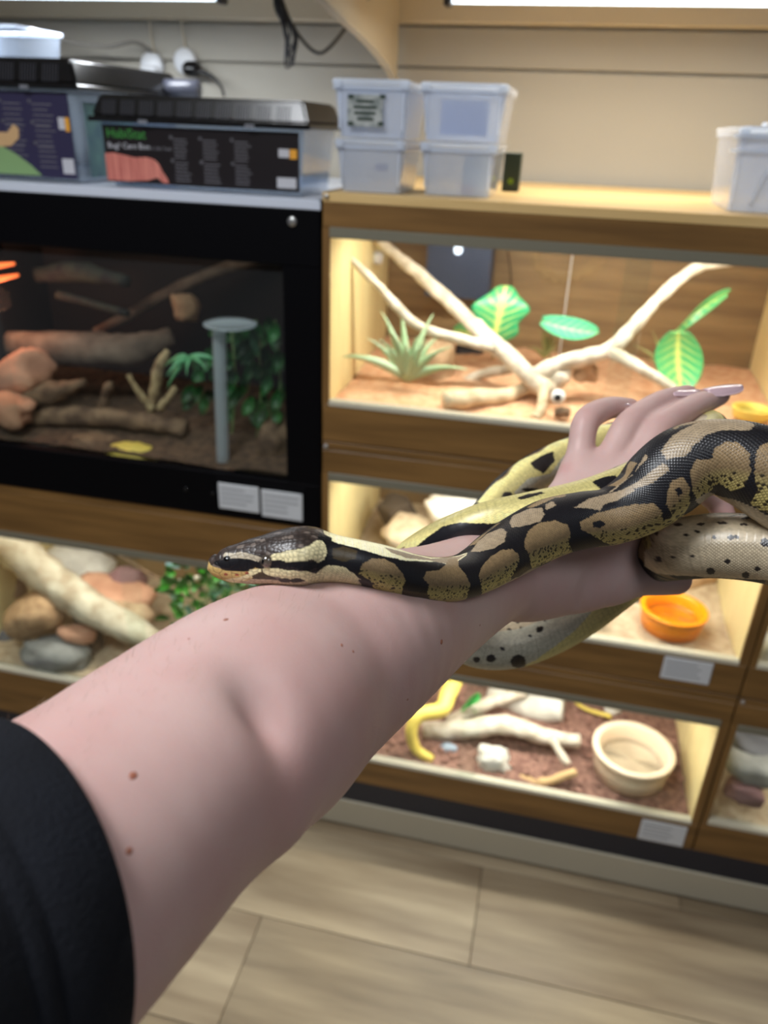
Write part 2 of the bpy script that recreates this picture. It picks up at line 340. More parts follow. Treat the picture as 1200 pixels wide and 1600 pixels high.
# ------------------------------------------------------------------ vivariums
def tagcard(parent, x0, x1, z0, z1, y=0.0, seed=0, m=None):
    c = boxo('price_tag', m or PAPER, parent, x0, x1, y - 0.0035, y - 0.0005, z0, z1, bev=0.0012)
    bm = bmesh.new(); r = random.Random(seed)
    n = 4; h = (z1 - z0) / (n + 1.5)
    for i in range(n):
        zz = z1 - h * (i + 1.1); w = (x1 - x0) * r.uniform(.55, .85)
        box(bm, x0 + .006, x0 + .006 + w, y - .0038, y - .0034, zz - h * .18, zz + h * .18)
    obj('print', bm, INK, c)
def viv(X0, X1, Z0, Z1, oz0, oz1, lab, ox0=None, ox1=None, depth=0.47, lining=OAKIN, back=OAKBK, frame=OAK, framez=OAKZ, floor=SANDT, fz=None,
        top=None, lampW=3.0, lampC=(1, .95, .86), runner=True, glasssplit=0.5, y0=0.0, sandseed=0, tube=True, top_m=None, lx=None):
    t = thing('vivarium', lab, 'vivarium', ((X0 + X1) / 2, y0, Z0))
    ox0 = X0 + .012 if ox0 is None else ox0; ox1 = X1 - .016 if ox1 is None else ox1; D = depth; w = 0.015
    boxo('side_panel', framez, t, X0, X0 + w * .5, y0, D, Z0, Z1); boxo('side_panel', framez, t, X1 - w * .5, X1, y0, D, Z0, Z1)
    boxo('lining', lining, t, X0 + w * .5, ox0, y0 + .004, D - .01, Z0 + w, Z1 - w); boxo('lining', lining, t, ox1, X1 - w * .5, y0 + .004, D - .01, Z0 + w, Z1 - w)
    boxo('back_panel', back, t, X0 + w * .5, X1 - w * .5, D - .012, D, Z0, Z1)
    boxo('top_panel', top_m or frame, t, X0, X1, y0 - .001, D + (.12 if top_m else 0), Z1 - w, Z1, bev=.001)
    boxo('bottom_panel', frame, t, X0 + .008, X1 - .008, y0 + .001, D - .001, Z0, Z0 + w)
    boxo('top_rail', frame, t, X0, X1, y0 - .002, y0 + .018, oz1, Z1 - w - .0005, bev=.0015)
    boxo('bottom_rail', frame, t, X0, X1, y0 - .002, y0 + .018, Z0 + .0005, oz0, bev=.0015)
    if ox0 - X0 > .006: boxo('front_stile', framez, t, X0, ox0, y0 - .0015, y0 + .004, oz0, oz1)
    if X1 - ox1 > .006: boxo('front_stile', framez, t, ox1, X1, y0 - .0015, y0 + .004, oz0, oz1)
    if runner:
        boxo('glass_runner', RUN, t, ox0, ox1, y0 - .004, y0 + .014, oz1 - .016, oz1 + .001, bev=.001)
        boxo('glass_runner', RUNB, t, ox0, ox1, y0 - .004, y0 + .014, oz0 - .001, oz0 + .009, bev=.001)
    gm = ox0 + (ox1 - ox0) * glasssplit
    boxo('glass_door', GLASS, t, ox0 + .001, gm + .02, y0 + .0085, y0 + .0115, oz0 + .009, oz1 - .012)
    boxo('glass_door', GLASS, t, gm - .02, ox1 - .001, y0 + .0015, y0 + .0045, oz0 + .009, oz1 - .012)
    # loose bed
    fz = fz or oz0 - 0.004; nx, ny = 60, 30; V, F = [], []
    for j in range(ny + 1):
        for i in range(nx + 1):
            x = ox0 + .001 + (ox1 - ox0 - .002) * i / nx; yy = y0 + .020 + (D - .033 - y0) * j / ny
            q = Vector((x * 9, yy * 9, sandseed)); V.append((x, yy, fz + .010 * noise.noise(q) + .004 * noise.noise(q * 5) + .02 * j / ny))
    for j in range(ny):
        for i in range(nx): a = j * (nx + 1) + i; F.append((a, a + 1, a + nx + 2, a + nx + 1))
    s = obj('substrate', (V, F), floor, t, True); s['kind'] = 'stuff'
    if tube:
        V, F = [], []; xa, xb = ox0 + .08, ox1 - .08
        tube_into(V, F, [(Vector((xa, y0 + .10, Z1 - .035)), .007), (Vector((xb, y0 + .10, Z1 - .035)), .007)], 10); obj('lamp_tube', (V, F), LAMPY, t, True)
        a = area('vivarium_lamp_light', ((xa + xb) / 2, y0 + .10, Z1 - .046), ((xa + xb) / 2, y0 + .17, Z0), xb - xa, .02, lampW, lampC); a.parent = t; a.matrix_parent_inverse = Matrix.Translation(-Vector(t.location))
    return t
V1 = viv(-.388, .430, .982, 1.405, 1.051, 1.352, 'oak vivarium with air plants and driftwood on orange sand, under the clear boxes', floor=SAND, fz=1.050, top_m=OAKTOP, glasssplit=.62, lampW=3.7, sandseed=1)
V2 = viv(-.388, .430, .565, .980, .636, .918, 'oak vivarium with the orange water bowl, partly behind the hand', floor=SANDT, fz=.634, glasssplit=.45, lampW=3.5, sandseed=2)
V3 = viv(-.388, .430, .152, .563, .224, .503, 'oak vivarium with the large beige bowl and yellow climbing pipe', floor=BARK, fz=.225, glasssplit=.4, lampW=3.3, sandseed=3)
B2 = viv(.4325, 1.25, .565, .980, .636, .918, 'oak vivarium right of the orange bowl, mostly out of frame', floor=SANDT, lampW=1.6, sandseed=4)
B1 = viv(.4325, 1.25, .152, .563, .235, .500, 'oak vivarium at the right edge with stacked slate stones', floor=SANDT, lampW=1.6, sandseed=5, fz=.232)
C2 = viv(-1.29, -.3905, .152, .795, .284, .682, 'wide oak vivarium below the black tank with a thick diagonal branch', floor=SANDT, lampW=2.7, lampC=(1, .96, .88), sandseed=6, fz=.29, glasssplit=.52)
for z in (.982,): 
    pass
def cap(p, r, parent, m=STEEL, y=-.002, name='screw_cap'):
    o = lathe(name, [(r, 0), (r, .002), (r * .7, .0035), (0.0005, .004)], (0, 0, 0), m, None, 16)
    o.data.transform(Matrix.Translation((p[0], y, p[1])) @ Matrix.Rotation(math.pi / 2, 4, 'X'))
    o.parent = parent; o.matrix_parent_inverse = Matrix.Translation(-Vector(parent.location)); return o
cap((-.381, .9795 - .008), .0045, V2); cap((-.381, 1.399), .004, V1); cap((.4395, .556), .004, B1)
tagcard(V2, .284, .372, .582, .632, -.002, 3); tagcard(V3, .318, .410, .158, .215, -.002, 4)
C1 = viv(-1.29, -.3905, .797, 1.392, .890, 1.288, 'large black-framed vivarium with a dark interior and deep green plant', ox0=-1.24, ox1=-.456, lining=BLACKIN, back=BLACKIN, frame=BLACK, framez=BLACK,
         floor=SOIL, fz=.895, y0=-.004, runner=False, lampW=0.30, lampC=(.92, .95, 1.0), glasssplit=.245, sandseed=7, top_m=mat('tank_top_lamp_sheen', (205, 212, 226), 0.3))  # bluish-white lamp reflection on the top put into its base colour
boxo('label_frame', BLACK, C1, -.60, -.42, -.0075, -.0055, .805, .880, bev=.001)
tagcard(C1, -.597, -.513, .817, .872, -.0075, 1); tagcard(C1, -.508, -.425, .812, .870, -.0075, 2)
cap((-.438, 1.358), .008, C1, STEEL, -.006, 'lock'); cap((-.667, .847), .005, C1, BLKP, -.006, 'button'); cap((-.61, .845), .004, C1, BLKP, -.006, 'button')
PL_ = thing('display_plinth', 'cream plinth with dark navy strip carrying the vivarium stack', 'plinth', (0, 0, 0))
boxo('cream_board', CREAM, PL_, -1.29, 1.25, -.004, .47, .012, .090, bev=.002); boxo('navy_strip', NAVY, PL_, -1.29, 1.25, .0, .47, .0905, .1515, bev=.001)
boxo('shadow_strip', BLACK, PL_, -1.25, 1.2, .03, .45, 0, .0118)  # black strip standing in for the shadow beneath the plinth

# ---- contents of the upper right vivarium
branch('driftwood_branch', [
    [(on(588, 372, Y=.30), .008), (on(650, 425, Y=.26), .0125), (on(710, 480, Y=.22), .014), (on(770, 535, Y=.17), .0165), (on(830, 590, Y=.13), .018), (on(862, 615, Y=.11), .016)],
    [(on(546, 404, Y=.14), .0055), (on(585, 440, Y=.14), .008), (on(622, 482, Y=.14), .009), (on(655, 510, Y=.145), .009), (on(700, 524, Y=.15), .009), (on(775, 545, Y=.16), .011)],
    [(on(832, 590, Y=.13), .016), (on(880, 566, Y=.14), .0145), (on(950, 548, Y=.15), .014), (on(990, 510, Y=.17), .012), (on(1040, 455, Y=.20), .0105), (on(1090, 418, Y=.22), .009), (on(1150, 411, Y=.24), .005)],
    [(on(950, 546, Y=.15), .013), (on(1000, 575, Y=.13), .010), (on(1060, 612, Y=.11), .008)]], DRIFT, seed=3, rough=.25)
tag(bpy.data.objects['driftwood_branch'], 'long pale forked branch spreading across the air plant vivarium', 'branch')
o = branch('driftwood_branch', [[(on(712, 603, Y=.22), .009), (on(760, 583, Y=.2), .010), (on(812, 575, Y=.18), .009)]], DRIFT, seed=9); tag(o, 'short grey stick behind the sandy log in the air plant vivarium', 'branch')
o = branch('driftwood_log', [[(on(695, 626, Z=1.068), .014), (on(740, 622, Z=1.066), .018), (on(790, 618, Z=1.066), .014), (on(845, 598, Z=1.08), .010)],
                             [(on(850, 598, Y=.11), .011), (on(845, 640, Y=.07), .0095), (on(836, 655, Y=.045), .010)]], mat('sandy_cork', (212, 196, 166), .9, rgb2=(180, 160, 130), vscale=50, bump=.9), seed=12); tag(o, 'crusty sand-coloured log lying under the big forked branch', 'log')
for i, (px, py, s, mm, lab) in enumerate([(870, 588, .024, DRIFT, 'knobbly pale burl where the forked branches meet'), (590, 590, .026, ROCKW, 'pale stone in the left corner of the air plant vivarium'),
                                          (672, 575, .045, ROCKT, 'large tan stone standing behind the air plant'), (915, 580, .022, ROCKT, 'small tan stone right of the pale burl')]):
    p = on(px, py, Y=[.14, .24, .22, .17][i]); o = rock('stone' if i else 'wood_burl', p, (s, s * .8, s * (.9 if i != 2 else 1.25)), mm, seed=i + 2, amp=.4); tag(o, lab, 'stone' if i else 'wood')
def airplant(c, n, L, w, m, lab, seed, tilt=1.0, name='air_plant', cat='plant', sp=1.0):
    t = thing(name, lab, cat, c); r = random.Random(seed)
    for k in range(n):
        a = 2 * math.pi * k / n + r.uniform(-.3, .3); el = r.uniform(.15, 1.3) * tilt; l = L * r.uniform(.7, 1.05)
        d = Vector((math.cos(a) * math.cos(el) * sp, math.sin(a) * math.cos(el) * .6 * sp, math.sin(el))) * l
        V, F = blade(Vector(c), Vector(c) + d, w, bend=l * .10); obj('leaf', (V, F), m, t, True)
    return t
t = airplant(on(636, 592, Y=.11), 18, .140, .0085, AIRG, 'spiky pale green air plant at the left of the upper vivarium', 4)
airplant(on(850, 560, Y=.30), 16, .085, .0022, GRASSG, 'tuft of thin yellow-green grass behind the forked branch', 5, name='grass_tuft', sp=.6)
airplant(on(1035, 575, Y=.30), 14, .085, .003, GRASSG, 'faded grassy tuft left of the variegated leaves', 6, name='grass_tuft', sp=.9)
def leafplant(lab, c, leaves, grp=None, name='leafy_plant', mid=(216, 218, 120), edge=(30, 150, 96)):
    t = thing(name, lab, 'plant', c, grp)
    for i, (b, tp, w, side, lob) in enumerate(leaves):
        leafo('leaf', b, tp, w, side, t, mid, edge, lobes=lob)
        V, F = [], []; tube_into(V, F, smooth_path([(Vector(c), .0018), ((Vector(c) + Vector(b)) / 2 + Vector((0, .01, .005)), .0014), (Vector(b), .0011)], 5), 6); obj('stem', (V, F), STEMG, t, True)
    return t
leafplant('round green and yellow variegated leaves behind the thick branch', on(770, 560, Y=.34), [(on(770, 535, Y=.24), on(790, 446, Y=.26), .050, (1, .1, 0), 2), (on(775, 520, Y=.26), on(708, 515, Y=.25), .024, (0.1, 0, 1), 0)])
leafplant('single light green leaf arching over the middle of the branch', on(862, 575, Y=.3), [(on(845, 500, Y=.27), on(934, 518, Y=.22), .022, (0.2, .5, .8), 0)], mid=(190, 226, 170), edge=(70, 186, 140))
leafplant('two large veined leaves at the right of the upper vivarium', on(1075, 600, Y=.28), [(on(1062, 518, Y=.19), on(1066, 610, Y=.17), .044, (1, .15, 0), 0), (on(1058, 518, Y=.24), on(1140, 458, Y=.26), .028, (.4, .1, 1), 0)], mid=(214, 222, 120), edge=(70, 168, 104))
# mesh heater cage
t = thing('heater_cage', 'navy mesh heater guard hanging at the back of the upper vivarium', 'heater', on(715, 378, Y=.40))
a, b = on(668, 376, Y=.36), on(762, 470, Y=.36)
boxo('shade', mat('navy_mesh', (52, 60, 84), .5, var=.4, vscale=500), t, a.x, b.x, .36, .44, b.z, a.z, bev=.004)
bm = bmesh.new()
for i in range(24): xx = a.x + (b.x - a.x) * (i + .5) / 24; box(bm, xx - .0006, xx + .0006, .3575, .3595, b.z, a.z)
for i in range(20): zz = b.z + (a.z - b.z) * (i + .5) / 20; box(bm, a.x, b.x, .3575, .3595, zz - .0006, zz + .0006)
o = obj('mesh_grille', bm, mat('mesh_wire', (96, 104, 130), .4, .6), t); o['kind'] = 'stuff'
p = on(716, 390, Y=.35); rock('bulb', p, (.008, .008, .010), mat('bulb_glow', (230, 240, 255), .3, emit=(220, 235, 255), es=2.0), 1, amp=0, parent=t)
t = thing('heat_mat_box', 'small black box on the sand behind the thin branch', 'box', on(735, 560, Y=.38)); a = on(712, 540, Y=.38); b = on(752, 580, Y=.38)
boxo('case', BLKP, t, a.x, b.x, .38, .42, b.z - .01, a.z, bev=.003); boxo('face_plate', mat('box_face', (50, 52, 60), .4), t, a.x + .006, b.x - .006, .377, .3802, b.z, a.z - .006, bev=.001)
p = on(590, 402, Y=.32); o = lathe('white_cup', [(.010, -.012), (.012, .004), (.010, .010), (.004, .012)], p, WHITEP); tag(o, 'small white dome on the left wall of the upper vivarium', 'sensor')
t = thing('ball_probe', 'white ball with black nozzle resting below the branch', 'probe', on(872, 622, Y=.06))
p = on(872, 620, Y=.06); bm = bmesh.new(); bmesh.ops.create_uvsphere(bm, u_segments=24, v_segments=14, radius=.0125); bmesh.ops.translate(bm, verts=bm.verts, vec=p); obj('ball', bm, WHITEP, t, True)
q = p + Vector((-.001, -.012, .002)); V, F = [], []; tube_into(V, F, [(q + Vector((0, .004, 0)), .0062), (q + Vector((0, -.002, 0)), .0062)], 16); obj('nozzle', (V, F), BLKP, t, True)
o = rock('stone', on(878, 645, Y=.06), (.014, .010, .009), DRIFTD, 4, amp=.4); tag(o, 'dark little stone under the white ball', 'stone')
for nm, lab, c, m, r in (('cable', 'thin black cable hanging down the back of the upper vivarium', [(790, 372), (797, 420), (800, 480)], BLKP, .0012),
                         ('air_tube', 'clear air tube hanging at the back of the upper vivarium', [(897, 380), (886, 460), (874, 555)], WHITEP, .0015)):
    o = tubeo(nm, [(on(*q, Y=.44), r) for q in c], m); tag(o, lab, 'cable')
def bowl(name, lab, c, R, h, m, n=56):
    t = thing(name, lab, 'bowl', c)
    prof = [(R * .86, 0), (R * .93, h * .5), (R * .96, h * .86), (R * 1.0, h * .90), (R * 1.0, h * .985), (R * .97, h), (R * .86, h), (R * .83, h * .96), (R * .80, h * .6), (R * .77, h * .44), (R * .7, h * .40), (R * .2, h * .39), (.0005, h * .39)]
    lathe('dish', prof, c, m, t, n)
    lathe('water', [(R * .795, 0), (R * .5, .0006), (.0005, .0006)], (c[0], c[1], c[2] + h * .52), clearmat('water_surface', (252, 253, 252), 0.0, .04, gloss=.6), t, n)
    return t
bowl('food_bowl', 'yellow dish at the right end of the upper vivarium', on(1172, 652, Z=1.066), .034, .018, YELP)
# ---- middle right vivarium
c = on(1048, 992, Z=.648); c.y += .018
bowl('water_bowl', 'bright orange round water bowl', (.300, .088, .641), .064, .044, ORANGE)
for i, (px, py, Y, s, mm, lab, nm) in enumerate([
    (985, 930, .17, (.036, .014, .012), ROCKG, 'long grey pebble left of the orange bowl', 'stone'), (938, 962, .05, (.014, .012, .010), ROCKW, 'small pale pebble beside the grey one', 'stone'),
    (1068, 905, .30, (0.068, 0.054, 0.046), ROCKT, 'tan sandstone mound behind the orange bowl', 'stone'), (620, 800, .25, (0.043, 0.041, 0.035), mat('dark_fur', (72, 58, 44), .95, bump=1, bscale=300), 'dark fuzzy coconut hide in the middle vivarium', 'coconut_hide'),
    (655, 835, .16, (0.081, 0.068, 0.027), SANDT, 'low heap of sand and fibre beside the coconut hide', 'sand_heap'), (720, 790, .24, (0.074, 0.054, 0.041), ROCKW, 'big white stone in the middle vivarium', 'stone'),
    (700, 762, .38, (0.068, 0.041, 0.027), ROCKG, 'grey stone at the back behind the white stone', 'stone'), (690, 800, .17, (0.054, 0.027, 0.024), DRIFT, 'fibrous pale wood in front of the white stone', 'wood')]):
    o = rock(nm, on(px, py, Y=Y), s, mm, seed=20 + i, amp=.3, rot=.3 * i, tilt=.2 if i == 0 else 0); tag(o, lab, 'wood' if nm == 'wood' else 'stone' if nm == 'stone' else nm.split('_')[0])
o = branch('driftwood_branch', [[(on(1032, 930, Y=.20), .008), (on(1062, 935, Y=.20), .009), (on(1100, 952, Y=.19), .007), (on(1122, 975, Y=.18), .004)]], ROCKG, seed=21); tag(o, 'grey twig curving behind the orange bowl', 'branch')
# ---- lower right vivarium
c = on(990, 1190, Z=.275)
bowl('water_bowl', 'large beige ceramic water bowl', (.292, .108, .234), .088, .070, BEIGE)
LD = [[(on(660, 1140, Y=.10), .018), (on(720, 1140, Y=.12), .022), (on(790, 1132, Y=.13), .023), (on(850, 1150, Y=.13), .018), (on(905, 1158, Y=.14), .016)],
      [(on(700, 1128, Y=.16), .014), (on(760, 1100, Y=.2), .015), (on(820, 1080, Y=.25), .014)],
      [(on(862, 1155, Y=.11), .009), (on(888, 1195, Y=.07), .008)]]
o = branch('driftwood_branch', LD, DRIFT, seed=31); tag(o, 'whitish driftwood branch lying left of the beige bowl', 'branch')
o = branch('wood_chunk', [[(on(770, 1080, Y=.30), .034), (on(830, 1102, Y=.26), .042), (on(880, 1108, Y=.25), .032)]], ROCKW, seed=33); tag(o, 'thick grey-white wood chunk at the back of the lower vivarium', 'wood')
o = branch('wood_piece', [[(on(810, 1215, Y=.04), .008), (on(850, 1222, Y=.035), .010), (on(900, 1205, Y=.045), .008)]], mat('tan_root', (206, 170, 120), .8, bump=.5), seed=34); tag(o, 'tan root piece in front of the beige bowl', 'wood')
o = rock('coral_rock', on(772, 1190, Y=.06), (.038, .028, .032), ROCKW, 35, amp=.55, fr=2.2); tag(o, 'knobbly white coral rock on bark chips', 'stone')
o = rock('stone', on(735, 1195, Y=.06), (.012, .01, .012), ROCKD, 36); tag(o, 'dark stone touching the white coral rock', 'stone')
o = rock('stone', on(700, 1168, Y=.08), (.020, .010, .008), mat('bluish_stone', (150, 164, 180), .6), 37, rot=.2); tag(o, 'bluish pebble beside the yellow pipe', 'stone')
o = rock('stone', on(958, 1108, Y=.30), (.02, .015, .012), ROCKW, 38); tag(o, 'small white stone behind the beige bowl', 'stone')
o = tubeo('bent_stick', [(on(885, 1080, Y=.33), .005), (on(910, 1105, Y=.28), .005), (on(955, 1120, Y=.25), .005)], YELP, rough=.2); tag(o, 'curved straw-coloured stick behind the beige bowl', 'stick')
o = tubeo('climbing_pipe', [(on(712, 1062, Y=.18), .018), (on(700, 1085, Y=.14), .019), (on(690, 1108, Y=.10), .0175), (on(655, 1118, Y=.07), .016), (on(643, 1140, Y=.05), .014), (on(650, 1170, Y=.042), .012), (on(675, 1187, Y=.04), .010)], YELP, n=16, rough=.05); tag(o, 'bent yellow plastic climbing pipe at the left of the lower vivarium', 'pipe')
leafplant('small bright green plastic leaf behind the yellow pipe', on(745, 1115, Y=.16), [(on(722, 1108, Y=.15), on(750, 1092, Y=.15), .023, (.3, 0, 1), 0)], mid=(60, 190, 90), edge=(40, 170, 76))
chips = []; r_ = random.Random(5); bm = bmesh.new()
for k in range(420):
    x = r_.uniform(-.37, .41); yy = r_.uniform(.022, .44); z = .228 + .02 * (yy / .45) + r_.uniform(0, .006) + .010 * noise.noise(Vector((x * 9, yy * 9, 3)))
    v = box(bm, -.5, .5, -.5, .5, -.5, .5); M = Matrix.Translation((x, yy, z)) @ Matrix.Rotation(r_.uniform(0, 6), 4, 'Z') @ Matrix.Rotation(r_.uniform(-.6, .6), 4, 'X') @ Matrix.Diagonal((r_.uniform(.008, .02), r_.uniform(.005, .01), .003, 1))
    bmesh.ops.transform(bm, matrix=M, verts=v)
o = obj('bark_chips', bm, mat('bark_chip_pieces', (164, 122, 108), .9, rgb2=(110, 74, 66), vscale=30), V3); o['kind'] = 'stuff'
# ---- right edge vivariums
for i, (px, py, Y, s, mm, lab, tl) in enumerate([(1185, 1145, .22, (.07, .05, .016), ROCKR, 'pinkish sandstone slab topmost of the stone stack at the right edge', .2), (1178, 1160, .14, (.065, .05, .015), ROCKD, 'dark slate slab below the sandstone in the stack', .25),
        (1178, 1192, .09, (.060, .05, .022), ROCKG, 'grey-green slab in the middle of the stone stack', .15), (1162, 1236, .045, (.036, .03, .026), ROCKP, 'wedge-shaped purple stone low in the stack', 0), (1200, 1010, .06, (.03, .03, .02), ROCKW, 'pale stone in the vivarium right of the orange bowl', 0)]):
    o = rock('stone_slab' if i < 3 else 'stone', on(px, py, Y=Y), s, mm, seed=50 + i, amp=.25, tilt=tl); tag(o, lab, 'stone')
# ---- lower left vivarium
o = branch('driftwood_branch', [[(on(-60, 800, Y=.20), .044), (on(20, 855, Y=.17), .046), (on(80, 905, Y=.14), .044), (on(140, 948, Y=.11), .040), (on(210, 985, Y=.08), .032), (on(275, 1018, Y=.06), .018)]], mat('pale_branch_bark', (206, 196, 172), .8, rgb2=(168, 150, 124), vscale=25, bump=.8, bscale=80), seed=61, rough=.18, n=20); tag(o, 'thick pale branch running diagonally through the lower left vivarium', 'branch')
for i, (px, py, Y, s, mm, lab, rot, tl) in enumerate([
    (125, 885, .30, (0.086, 0.065, 0.047), ROCKW, 'large smooth white stone behind the diagonal branch', .2, .2), (198, 905, .25, (0.044, 0.039, 0.029), ROCKP, 'brownish purple stone right of the white stone', 0, .1),
    (180, 925, .20, (0.098, 0.065, 0.023), ROCKR, 'flat peach sandstone slab behind the diagonal branch', .1, .1), (205, 955, .15, (0.058, 0.039, 0.021), ROCKT, 'lumpy tan rock behind the end of the branch', .3, .2),
    (10, 905, .22, (0.058, 0.065, 0.047), ROCKT, 'sandy rough rock at the left frame edge', .5, .3), (55, 960, .10, (0.078, 0.065, 0.049), mat('cork_bark', (184, 150, 112), .9, rgb2=(148, 114, 82), vscale=50, bump=1), 'brown grainy cork piece under the branch', .1, -.5),
    (120, 990, .09, (0.044, 0.026, 0.018), ROCKR, 'reddish stone lying on the grey slab', .2, .15), (85, 1022, .055, (0.086, 0.044, 0.034), ROCKG, 'grey stone slab near the glass at lower left', .05, .05), (15, 1000, .12, (0.039, 0.039, 0.039), ROCKD, 'dark stone beside the grey slab', 0, 0),
    (145, 1000, .13, (0.029, 0.026, 0.029), DRIFTD, 'dark brown lump right of the reddish stone', 0, 0), (125, 965, .17, (0.016, 0.016, 0.016), ROCKG, 'small round grey pebble under the branch', 0, 0), (170, 845, .42, (0.065, 0.026, 0.016), DRIFTD, 'dark bark chunk at the back wall of the lower left vivarium', .1, .2)]):
    o = rock('stone', on(px, py, Y=Y), s, mm, seed=70 + i, amp=.22, rot=rot, tilt=tl); tag(o, lab, 'stone')
o = tubeo('twig', [(on(110, 845, Y=.4), .003), (on(180, 865, Y=.32), .0045), (on(250, 905, Y=.22), .0045), (on(330, 925, Y=.16), .003)], DRIFTD, rough=.3); tag(o, 'thin dark twig crossing behind the green plant', 'twig')
o = tubeo('twig', [(on(255, 912, Y=.2), .006), (on(300, 905, Y=.2), .006), (on(350, 890, Y=.2), .005)], DRIFT, rough=.2); tag(o, 'pale stick lying against the green plant', 'twig')
o = rock('ceramic_bit', on(272, 880, Y=.3), (.02, .015, .010), mat('pale_blue_leaf', (150, 190, 200), .4), 81); tag(o, 'pale bluish shiny leaf clump near the back', 'plant')
PALEL = mat('highlight_leaf', (150, 200, 180), .25)  # bluish highlights on the bush, painted as paler leaves
t = thing('bushy_plant', 'bright green bushy plant in the lower left vivarium under the snake head', 'plant', on(310, 960, Y=.12)); r_ = random.Random(9)
for k in range(110):
    b = on(r_.uniform(262, 400), r_.uniform(885, 990), Y=r_.uniform(.08, .2)); an = r_.uniform(0, 6.28); d = Vector((math.cos(an), -.4, math.sin(an))) * r_.uniform(.022, .04)
    V, F, _ = leafmesh(b, b + d, .012, d.cross(Vector((0, 1, .3))), .004, 5, 4)
    o = obj('leaf', (V, F), GREENL if k % 7 else PALEL, t, True)
    if k % 3 == 0: V, F = [], []; tube_into(V, F, [(on(310, 985, Y=.12), .0012), (b, .0009)], 5); obj('stem', (V, F), STEMG, t, True)
# ---- black vivarium contents
t = thing('feeding_ledge', 'pale disc on a ribbed clear stem inside the black tank', 'feeder', on(348, 735, Y=.05))
p = on(360, 508, Y=.07); q = on(349, 735, Y=.055); CP = clearmat('milky_plastic', (215, 226, 230), .6, .15, (225, 235, 242))
lathe('disc', [(.004, -.004), (.044, -.002), (.050, .001), (.049, .004), (.042, .0015), (.0005, .001)], p, CP, t)
a0 = on(342, 518, Y=.07); V, F = [], []
tube_into(V, F, [(a0.lerp(q, i / 90), .0135 if i % 2 else .0118) for i in range(91)], 18); obj('ribbed_stem', (V, F), CP, t, True)
lathe('base_foot', [(.022, 0), (.022, .004), (.014, .007), (.0005, .008)], (q.x, q.y, q.z - .006), mat('terracotta', (180, 110, 84), .6), t)
t = thing('bushy_plant', 'deep green hanging leaf plant behind the pale disc', 'plant', on(410, 640, Y=.15)); r_ = random.Random(3)
for k in range(64):
    px, py = r_.uniform(300, 450), r_.uniform(490, 640)
    if px < 340 and py < 540: px += 60
    b = on(px, py, Y=r_.uniform(.10, .22)); d = Vector((r_.uniform(-.5, .4) - (.3 if px < 340 else 0), -.3, -r_.uniform(.5, 1))).normalized() * r_.uniform(.03, .055)
    V, F, _ = leafmesh(b, b + d, .012, d.cross(Vector((0, 1, 0))), .005, 6, 4); obj('leaf', (V, F), DGREEN, t, True)
for px in (360, 400, 430): o = tubeo('stem', [(on(px, 500, Y=.2), .002), (on(px + 8, 600, Y=.17), .002), (on(px, 700, Y=.16), .002)], STEMG, t)
airplant(on(295, 560, Y=.13), 9, .085, .009, mat('lime_leaf', (90, 160, 110), .4), 'lighter green drooping leaves left of the ribbed stem', 15, tilt=-.8, name='drooping_plant')
o = branch('driftwood_branch', [[(on(-30, 640, Y=.10), .022), (on(60, 618, Y=.12), .026), (on(110, 605, Y=.12), .014), (on(132, 597, Y=.12), .009)], [(on(-20, 660, Y=.10), .018), (on(90, 650, Y=.11), .020), (on(200, 655, Y=.12), .020), (on(290, 670, Y=.12), .018)],
                                 [(on(160, 640, Y=.13), .012), (on(168, 607, Y=.13), .010), (on(176, 603, Y=.13), .009)]], DRIFTD, seed=91, rough=.4, n=16); tag(o, 'gnarled brown driftwood sprawling over the black tank floor', 'branch')
o = branch('driftwood_root', [[(on(235, 665, Y=.13), .014), (on(240, 620, Y=.14), .010), (on(250, 570, Y=.15), .012), (on(262, 548, Y=.16), .007)], [(on(238, 640, Y=.13), .009), (on(215, 610, Y=.12), .007), (on(200, 585, Y=.12), .005)], [(on(250, 640, Y=.12), .009), (on(275, 605, Y=.13), .007)]],
           mat('pale_root', (176, 156, 116), .85, rgb2=(120, 98, 70), vscale=60, bump=1), seed=95, rough=.4); tag(o, 'upright pale knotty root in the middle of the black tank', 'root')
o = branch('driftwood_log', [[(on(20, 540, Y=.22), .030), (on(120, 545, Y=.22), .038), (on(210, 545, Y=.24), .034), (on(270, 525, Y=.28), .02)], [(on(150, 520, Y=.3), .012), (on(300, 440, Y=.36), .014), (on(430, 395, Y=.4), .012)]], mat('grey_log', (128, 112, 96), .85, rgb2=(90, 76, 64), vscale=20, bump=.8), seed=97); tag(o, 'big dull log and limb across the back of the black tank', 'log')
for i, (px, py, Y, s, mm, lab, tl) in enumerate([(30, 585, .14, (.070, .05, .045), ROCKR, 'pink-lit slab leaning at the left of the black tank', -.5), (15, 640, .06, (.05, .04, .03), ROCKR, 'reddish rock low at the left of the black tank', .2), (70, 700, .04, (.05, .03, .012), ROCKG, 'flat wet stone near the glass of the black tank', 0), (150, 690, .07, (.06, .04, .014), DRIFTD, 'flat brown bark near the glass of the black tank', .1),
        (300, 715, .08, (.09, .05, .02), SOIL, 'low earth mound behind the yellow disc', 0), (430, 690, .12, (.035, .04, .05), DRIFTD, 'dark cork wall in the right corner of the black tank', 0), (290, 480, .3, (.03, .02, .03), ROCKT, 'small brown rock knob high at the back of the black tank', 0)]):
    o = rock('stone', on(px, py, Y=Y), s, mm, seed=110 + i, amp=.3, tilt=tl); tag(o, lab, 'stone')
bm = bmesh.new(); bmesh.ops.create_uvsphere(bm, u_segments=40, v_segments=16, radius=1); p = on(208, 711, Y=.05)
for v in bm.verts: v.co = p + Vector((v.co.x * .062, v.co.y * .034, v.co.z * .026 * (1 + .05 * math.sin(v.co.x * 14))))
